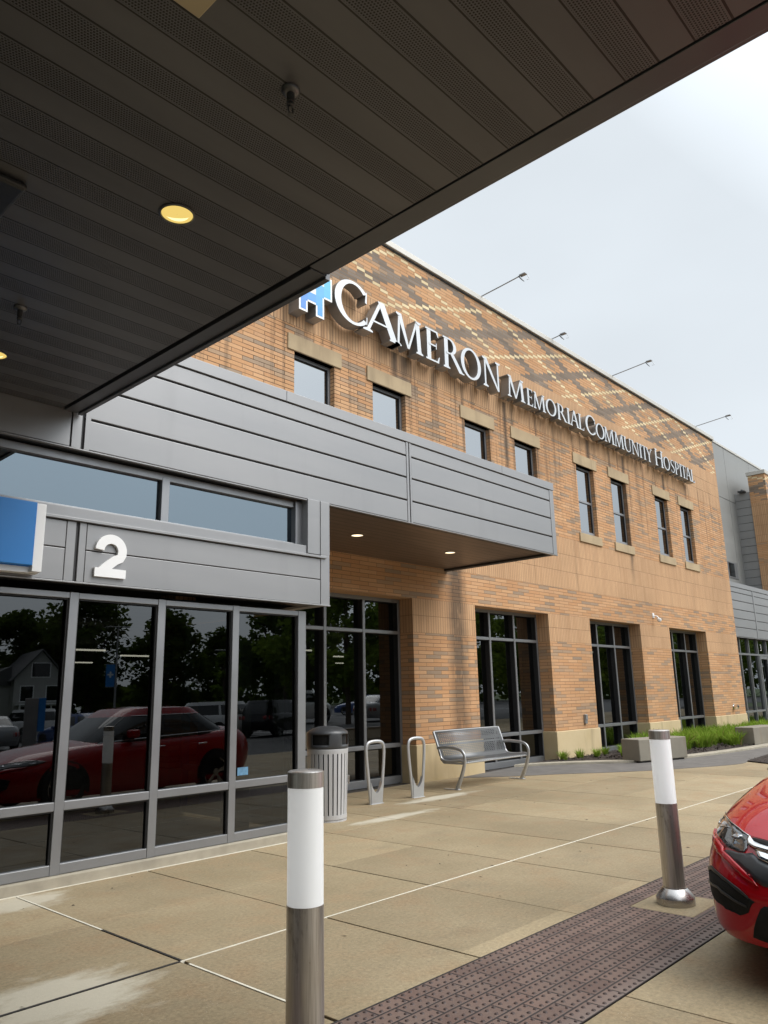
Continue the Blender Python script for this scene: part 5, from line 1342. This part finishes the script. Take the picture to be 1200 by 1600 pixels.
car, patch, mir, body, CAB = make_car('red_car', 'shiny red sedan parked beside the warning strip, only its front corner in frame', (4.2, 1.05, 0), -.04, SEDAN, M['red_paint'], hero=True)
HL = [(.62, .79, .742), (.507, .716, .722), (.430, .668, .716), (.379, .638, .709), (.316, .584, .699), (.263, .532, .686), (.227, .488, .673), (.204, .491, .657), (.164, .486, .629), (.147, .495, .612), (.156, .531, .610), (.186, .581, .615), (.216, .626, .618), (.282, .675, .632), (.359, .723, .640), (.46, .785, .655), (.58, .83, .680), (.70, .852, .712), (.74, .853, .730)]
for f, nm in ((lambda q: q, 'r'), (mir, 'l')):
    h = patch('headlight', f(HL), M['lamp_lens'], .005, 3)
    patch('lamp_rim', f([(.63, .80, .752), (.507, .716, .728), (.379, .638, .715), (.263, .532, .692), (.227, .488, .680), (.227, .488, .670), (.263, .532, .683), (.379, .638, .706), (.507, .716, .719), (.62, .79, .740)]), M['chrome'], .009, 1, .004, h)
    patch('reflector', f([(.45, .74, .700), (.36, .66, .695), (.33, .62, .680), (.42, .72, .672)]), M['lamp_chrome'], .009, 2, .003, h)
    patch('reflector', f([(.27, .565, .668), (.245, .53, .664), (.235, .545, .640), (.26, .59, .645)]), M['lamp_chrome'], .009, 2, .003, h)
    patch('reflector', f([(.60, .81, .715), (.50, .78, .705), (.50, .785, .690), (.60, .825, .700)]), M['lamp_chrome'], .009, 2, .003, h)
    patch('bumper_trim', f([(.193, .619, .600), (.177, .582, .607), (.150, .529, .604), (.138, .486, .607), (.139, .453, .615), (.111, .414, .594), (.093, .367, .582), (.05, .30, .55), (.03, .28, .50), (.026, .356, .486), (.030, .387, .490), (.042, .420, .503), (.066, .462, .532), (.116, .534, .569)]), M['black_plastic'], .005, 3)
    fg = patch('fog_intake', f([(.269, .746, .483), (.129, .637, .495), (.081, .577, .477), (.044, .508, .452), (.025, .454, .425), (.018, .423, .411), (.021, .438, .402), (.028, .456, .375), (.034, .467, .354), (.048, .499, .337), (.065, .543, .342), (.112, .618, .347), (.194, .697, .353), (.253, .737, .381), (.269, .749, .440)]), M['black'], .004, 3)
    patch('intake_bar', f([(.255, .735, .43), (.129, .63, .436), (.06, .53, .405), (.03, .47, .388), (.03, .47, .378), (.06, .53, .394), (.129, .63, .424), (.255, .735, .418)]), M['black_plastic'], .010, 2, .004, fg)
    patch('intake_rim', f([(.29, .76, .485), (.20, .70, .515), (.129, .637, .503), (.081, .577, .485), (.044, .508, .460), (.025, .454, .431), (.025, .454, .420), (.044, .508, .445), (.081, .577, .470), (.129, .637, .487), (.20, .70, .495), (.27, .748, .47)]), M['black_plastic'], .0065, 2, .003, fg)
    patch('bumper_crease', f([(.50, .80, .662), (.46, .785, .651), (.359, .723, .634), (.282, .675, .626), (.216, .626, .612), (.19, .62, .596), (.116, .534, .563), (.066, .462, .526), (.042, .420, .497), (.035, .40, .478), (.07, .48, .508), (.12, .56, .545), (.20, .655, .583), (.29, .725, .614), (.42, .79, .640)]), M['red_paint'], .013, 2, .013)
    # hood shut line
    patch('hood_gap', f([(1.1, .805, .845), (.8, .80, .795), (.62, .79, .756), (.507, .716, .732), (.379, .638, .719), (.263, .532, .697), (.234, .486, .684), (.205, .394, .676), (.19, .20, .674), (.19, .20, .671), (.205, .394, .673), (.234, .486, .681), (.263, .532, .694), (.379, .638, .716), (.507, .716, .729), (.62, .79, .753), (.8, .80, .792), (1.1, .805, .842)]), M['black'], .0012, 1, .001)
GR = [(.226, .481, .674), (.201, .393, .668), (.19, .20, .666)]
patch('upper_grille', [(.226, .481, .674), (.201, .393, .670), (.19, .2, .668), (.19, -.2, .668), (.201, -.393, .670), (.226, -.481, .674), (.201, -.464, .660), (.169, -.384, .646), (.16, -.2, .642), (.16, .2, .642), (.169, .384, .646), (.201, .464, .660)], M['black'], .004, 2)
patch('chrome_bar', [(.232, .489, .672), (.210, .473, .664), (.189, .454, .654), (.171, .417, .647), (.161, .383, .643), (.155, .2, .640), (.155, -.2, .640), (.161, -.383, .643), (.171, -.417, .647), (.189, -.454, .654), (.210, -.473, .664), (.232, -.489, .672), (.205, -.495, .657), (.181, -.484, .642), (.160, -.452, .634), (.141, -.377, .625), (.13, -.2, .62), (.13, .2, .62), (.141, .377, .625), (.160, .452, .634), (.181, .484, .642), (.205, .495, .657)], M['chrome'], .016, 2, .012)
patch('chrome_bar', [(.155, .445, .628), (.140, .377, .622), (.13, .2, .615), (.13, -.2, .615), (.14, -.377, .622), (.155, -.445, .628), (.113, -.415, .596), (.095, -.367, .584), (.09, -.2, .575), (.09, .2, .575), (.095, .367, .584), (.113, .415, .596)], M['chrome'], .010, 2, .008)
patch('lower_grille', [(.08, .33, .56), (.08, -.33, .56), (.02, -.30, .49), (.02, .30, .49)], M['black'], .004, 3)
patch('lower_intake', [(.012, .40, .385), (.008, .38, .400), (.01, .30, .405), (.01, -.30, .405), (.008, -.38, .400), (.012, -.40, .385), (.02, -.425, .34), (.03, -.45, .29), (.03, -.47, .235), (.03, -.30, .222), (.03, .30, .222), (.03, .47, .235), (.03, .45, .29), (.02, .425, .34)], M['black'], .004, 3)
# chrome window line, mirrors, handles, door gaps
for sgn in (1, -1):
    m = MB(); path = []
    for x in np.linspace(1.50, 4.0, 24): path.append((float(x), sgn*.815, sm(*SEDAN['zs'])(float(x))+.02))
    m.tube([(x, y-sgn*.02*abs(x-2.4)**2*.3, z) for x, y, z in path], .009, 6); m.build('belt_chrome', M['chrome'], car, smooth=50)
    top = []
    for r_ in CAB[:6]:
        q = min([e for e in r_ if e[1]*sgn > .25], key=lambda e: e[0]); top.append(q)
    rg5 = sorted([e for e in CAB[5] if e[1]*sgn > .60], key=lambda e: e[0])
    rear = []
    for r_ in CAB[5:0:-1]:
        q = max([e for e in r_ if e[1]*sgn > .45], key=lambda e: e[0]); rear.append(q)
    arch = [(q[0]+.07, q[1]*1.0, q[2]) for q in []]
    m = MB(); pathr = [(e[0], e[1]*1.012, e[2]+.004) for e in rg5]
    if len(pathr) > 2: m.tube(pathr, .008, 6); m.build('roof_chrome', M['chrome'], car, smooth=50)
    m = MB(); m.box(1.98, 2.14, min(sgn*.78, sgn*.945), max(sgn*.78, sgn*.945), .955, 1.075); m.build('mirror', M['red_paint'], car, bevel=.035, seg=4)
    for hx in (2.45, 3.25):
        m = MB(); yb = sgn*.894; m.tube([(hx, yb, .80), (hx+.03, yb+sgn*.022, .802), (hx+.13, yb+sgn*.022, .806), (hx+.16, yb, .808)], .011, 8); m.build('door_handle', M['chrome'], car, smooth=50)
    for gx0, gx1 in ((1.50, 1.50), (2.58, 2.60), (3.40, 3.55)):
        patch('door_gap', [(gx0, sgn*.9, .30), (gx0+.005, sgn*.9, .30), (gx1+.005, sgn*.86, .90), (gx1, sgn*.86, .90)], M['black'], .001, 2, .001)

pk, *_ = make_car('parked_car', 'black SUV parked across the lane, mirrored in the right vestibule pane', (27.6, -19.2, -.035), R(155), SUV, M['paint_black'], group='cars parked in the lot', wheels=(.92, 3.86), wr=.37)
wht, *_ = make_car('parked_car', 'white SUV parked behind the red car, mirrored above its bonnet', (21.6, -22.4, -.035), R(68), SUV, M['paint_white'], group='cars parked in the lot', wheels=(.92, 3.86), wr=.37)
slv, *_ = make_car('parked_car', 'silver sedan in the lot, mirrored behind the red car roof', (24.6, -24.6, -.035), R(80), SEDAN, M['paint_silver'], group='cars parked in the lot')
blu, *_ = make_car('parked_car', 'blue sedan in the lot, mirrored left of the blue kiosk', (15.8, -22.3, -.035), R(85), SEDAN, M['paint_blue'], group='cars parked in the lot')
for src, (x, y, a), lab in ((wht, (18.8, -34.5, 88), 'white SUV farther back in the lot'), (slv, (13.2, -24.5, 95), 'silver sedan at the near end of the lot row'),
                            (slv, (34.8, -12.5, 170), 'silver sedan near the young trees, mirrored in the tall window'), (wht, (30.0, -14.6, 165), 'white SUV near the young trees, mirrored beside the litter bin'),
                            (pk, (27.0, -37, 80), 'black SUV in the far row of the lot'), (blu, (40.0, -24, 60), 'blue sedan at the right end of the lot'), (wht, (33.0, -34, 70), 'white SUV at the right end of the far row'), (pk, (10.0, -24, 85), 'black SUV at the left end of the lot row')):
    c = copy_tree(src); c.location = (x, y, -.035); c.rotation_euler = (0, 0, R(a)); c['label'] = lab

# ------------------------------------------------------------------ trees, house and lamp posts across the car park
def crown_cards(cl, rng_, n_per, size, flat=.5):
    m = MB()
    for cx_, cy_, cz_, cr_ in cl:
        for _ in range(n_per):
            while True:
                d = Vector((rng_.uniform(-1, 1), rng_.uniform(-1, 1), rng_.uniform(-1, 1)))
                if .25 < d.length < 1: break
            p = Vector((cx_, cy_, cz_))+Vector((d.x, d.y, d.z*.75))*cr_
            a = Vector((rng_.gauss(0, 1), rng_.gauss(0, 1), rng_.gauss(0, 1)*flat)).normalized(); b = a.cross(Vector((rng_.gauss(0, 1), rng_.gauss(0, 1), rng_.gauss(0, 1)))).normalized()
            s = size*rng_.uniform(.6, 1.3)
            m.add([p-a*s, p+b*s*.55, p+a*s, p-b*s*.55], [(0,1,2,3)])
    return m
def broadleaf(seed, h, rad, name, label, leaf, trunk_h, n_cl, n_per, lsz, group):
    rg_ = random.Random(seed); t = thing(name, label, 'tree', (0, 0, 0), 0, group); m = MB()
    lean = rg_.uniform(-.02, .02)
    m.tube([(0, 0, -.1), (lean*h*.3, 0, h*.2), (lean*h, .02*h, h*.55), (lean*h*1.2, 0, h*.85)], [h*.022, h*.018, h*.011, h*.003], 8)
    cl = []
    for k in range(n_cl):
        a = k*2.399+rg_.uniform(-.5, .5); f = rg_.uniform(.0, 1.0); z = trunk_h+(h-trunk_h)*(.05+.9*f); prof_ = math.sin(math.pi*min(.97, max(.12, (f*.86+.14))))**.7
        r_ = rad*prof_*rg_.uniform(.35, 1.0); cl.append((math.cos(a)*r_, math.sin(a)*r_, z, rad*rg_.uniform(.20, .38)))
    for k in range(7):
        c = cl[k*len(cl)//7]; z0 = max(trunk_h*.7, c[2]*.55)
        m.tube([(lean*z0, 0, z0), (c[0]*.5, c[1]*.5, (z0+c[2])*.52), (c[0], c[1], c[2])], [h*.009, h*.006, h*.002], 6)
    m.build('trunk', M['bark'], t, smooth=60)
    crown_cards(cl, rg_, n_per, lsz).build('crown', M[leaf], t, fix=False)
    return t
def conifer(seed, h, rad, label):
    rg_ = random.Random(seed); t = thing('conifer', label, 'tree', (0, 0, 0), 0, None); m = MB(); m.tube([(0, 0, -.1), (0, 0, h*.98)], [h*.018, .01], 8); m.build('trunk', M['bark'], t, smooth=60)
    m = MB()
    for k in range(340):
        f = rg_.random()**.8; z = h*(.10+.88*f); r_ = rad*(1-f)*rg_.uniform(.55, 1.1)+.08; a = rg_.uniform(0, 6.283)
        for j in range(9):
            s = rg_.uniform(.2, 1.0); p = Vector((math.cos(a)*r_*s, math.sin(a)*r_*s, z-.30*r_*s)); d = Vector((math.cos(a+rg_.uniform(-.9, .9)), math.sin(a+rg_.uniform(-.9, .9)), rg_.uniform(-.5, .1))).normalized(); q = d.cross(Vector((0, 0, 1))).normalized()
            l = .20; m.add([p-d*l, p+q*l*.32, p+d*l, p-q*l*.32], [(0,1,2,3)])
    m.build('crown', M['needle'], t, fix=False); return t
FG = 'tall trees beyond the car park'
big = [broadleaf(s, h, r_, 'broadleaf_tree', 'tall dark leafy tree beyond the car park', 'leaf_dark', h*.16, 64, 95, .34, FG) for s, h, r_ in ((1, 14.5, 5.2), (2, 16.0, 5.6), (3, 13.0, 5.0))]
posn = [(8, -66), (16, -74), (24, -80), (30, -84), (44, -76), (51, -70), (38, -82), (2, -60), (-6, -62), (58, -58), (66, -56), (75, -50), (84, -46), (12, -84), (46, -88), (93, -38), (102, -30), (62, -74)]
for i, (x, y) in enumerate(posn):
    o = big[i] if i < 3 else copy_tree(big[i % 3])
    s = random.uniform(.88, 1.12); o.location = (x, y, -.05); o.rotation_euler = (0, 0, random.uniform(0, 6.28)); o.scale = (s, s, s)
wd = MB(); rw = random.Random(77)
for _ in range(26000):
    a = rw.uniform(R(-172), R(8)); rad = rw.uniform(88, 108); hh = 6.5+2.5*math.sin(a*17)+1.5*math.sin(a*41+1); z = rw.uniform(0, 1)**.8*hh
    p = Vector((25+rad*math.cos(a), 5+rad*math.sin(a), z)); d1 = Vector((rw.gauss(0, 1), rw.gauss(0, 1), rw.gauss(0, .8))).normalized(); d2 = d1.cross(Vector((rw.gauss(0, 1), rw.gauss(0, 1), rw.gauss(0, 1)))).normalized(); l = rw.uniform(.4, .9)
    wd.add([p-d1*l, p+d2*l*.6, p+d1*l, p-d2*l*.6], [(0,1,2,3)])
tag(wd.build('woodland', M['leaf_dark'], fix=False), kind='stuff')
co = conifer(9, 9.8, 2.3, 'dark pointed conifer standing beyond the black SUV'); co.location = (39.6, -34.5, -.05)
YG = 'young trees along the lane'
yt = [broadleaf(s, h, r_, 'young_tree', 'young light green tree with thin trunk along the lane', 'leaf_light', h*.26, 46, 90, .17, YG) for s, h, r_ in ((11, 7.4, 2.2), (12, 8.2, 2.5))]
for i, (x, y) in enumerate(((28.2, -10.6), (32.2, -7.2), (36.0, -4.6), (41.5, -1.8), (47.0, -4.5), (53.0, -1.5), (38.5, -11.5), (24.6, -14.4), (60, -7), (45.5, -12))):
    o = yt[i] if i < 2 else copy_tree(yt[i % 2])
    o.location = (x, y, -.05); o.rotation_euler = (0, 0, random.uniform(0, 6.28))
cyl = broadleaf(31, 5.2, 1.0, 'columnar_tree', 'narrow pale green columnar tree by the lamp post', 'leaf_light', .5, 36, 90, .17, None); cyl.location = (30.6, -29.8, -.05)

H = thing('gabled_house', 'pale gabled house among the trees far across the car park', 'house', (36.2, -71, 0), R(8))
m = MB(); m.box(-2.6, 2.6, -8, 0, -.05, 5.2); m.prism([(-2.6, 5.2), (2.6, 5.2), (0, 8.1)], lambda u_, v_, k: (u_, -8 if k == 0 else 0, v_)); m.box(-6.4, -2.6, -8, -1.5, -.05, 4.6)
m.build('wall', M['house_siding'], H)
m = MB()
for s in (-1, 1): m.prism([(0, 8.35), (0, 8.15), (s*3.0, 4.85), (s*3.05, 5.0)], lambda u_, v_, k: (u_, -8.3 if k == 0 else .4, v_))
m.prism([(-6.8, 4.55), (-2.62, 4.55), (-2.62, 6.6)], lambda u_, v_, k: (u_, -8.2 if k == 0 else -1.2, v_)); m.build('roof', M['roof_shingle'], H)
for x0, x1, z0, z1 in ((-.9, .9, 5.4, 6.8), (-1.9, -.7, 2.9, 4.4), (.7, 1.9, 2.9, 4.4), (-1.9, -.7, .7, 2.3), (.7, 1.9, .7, 2.3), (-5.2, -3.8, 2.6, 4.0)):
    yy = .0 if x0 > -3 else -1.5
    w = MB(); w.box(x0-.1, x1+.1, yy, yy+.06, z0-.1, z1+.1); w = w.build('window', M['white_paint'], H)
    o = MB().box(x0, x1, yy+.06, yy+.07, z0, z1).build('pane', M['car_glass']); o.parent = w
m = MB(); m.box(-2.4, 2.4, 0, 1.8, 2.45, 2.6); 
for x in (-2.3, -.8, .8, 2.3): m.box(x-.07, x+.07, 1.6, 1.75, 0, 2.45)
m.build('porch', M['white_paint'], H)

def lamp_post(x, y, h, rz, label, banner):
    t = thing('lamp_post', label, 'lamp post', (x, y, -.03), rz, 'lamp posts in the car park')
    MB().lathe([(.30, 0), (.30, .75), (.11, .76), (.09, h*.5), (.06, h)], n=18).build('pole', M['galv'], t, smooth=30)
    m = MB(); m.box(-.95, .95, -.12, .12, h, h+.09); m.build('lamp_head', M['galv'], t, bevel=.02)
    if banner:
        m = MB(); m.box(-.80, -.10, -.015, .015, h*.42, h*.42+1.75); b = m.build('banner', M['blue_sign'], t)
        m = MB()
        for cx_, cz_, a, c in ((-.45, h*.42+.95, .07, .24), (-.45, h*.42+.95, .24, .07)): m.box(cx_-a, cx_+a, .016, .020+a*.01, cz_-c, cz_+c); m.box(cx_-a, cx_+a, -.020-a*.01, -.016, cz_-c, cz_+c)
        o = m.build('emblem', M['white_paint'], t); o.parent = b
        m = MB(); m.box(-.82, 0, -.02, .02, h*.42+1.76, h*.42+1.80); m.box(-.82, 0, -.02, .02, h*.42-.05, h*.42-.01); m.build('banner_arm', M['galv'], t)
    return t
lamp_post(31.5, -46, 8.2, R(12), 'tall lamp post carrying a blue banner with a white cross', True)
lamp_post(34.5, -35, 5.6, R(20), 'shorter lamp post without a blue banner near the columnar tree', False)
K = thing('wayfinding_sign', 'grey and blue pylon sign standing at the edge of the lot', 'pylon sign', (13.0, -17.6, 0), R(20))
m = MB(); m.box(-.32, .16, -.10, .10, -.05, 2.0); m.build('post', M['galv'], K, bevel=.01)
m = MB(); m.box(.165, .42, -.09, .09, .75, 2.0); m.build('sign_face', M['blue_sign'], K, bevel=.01)
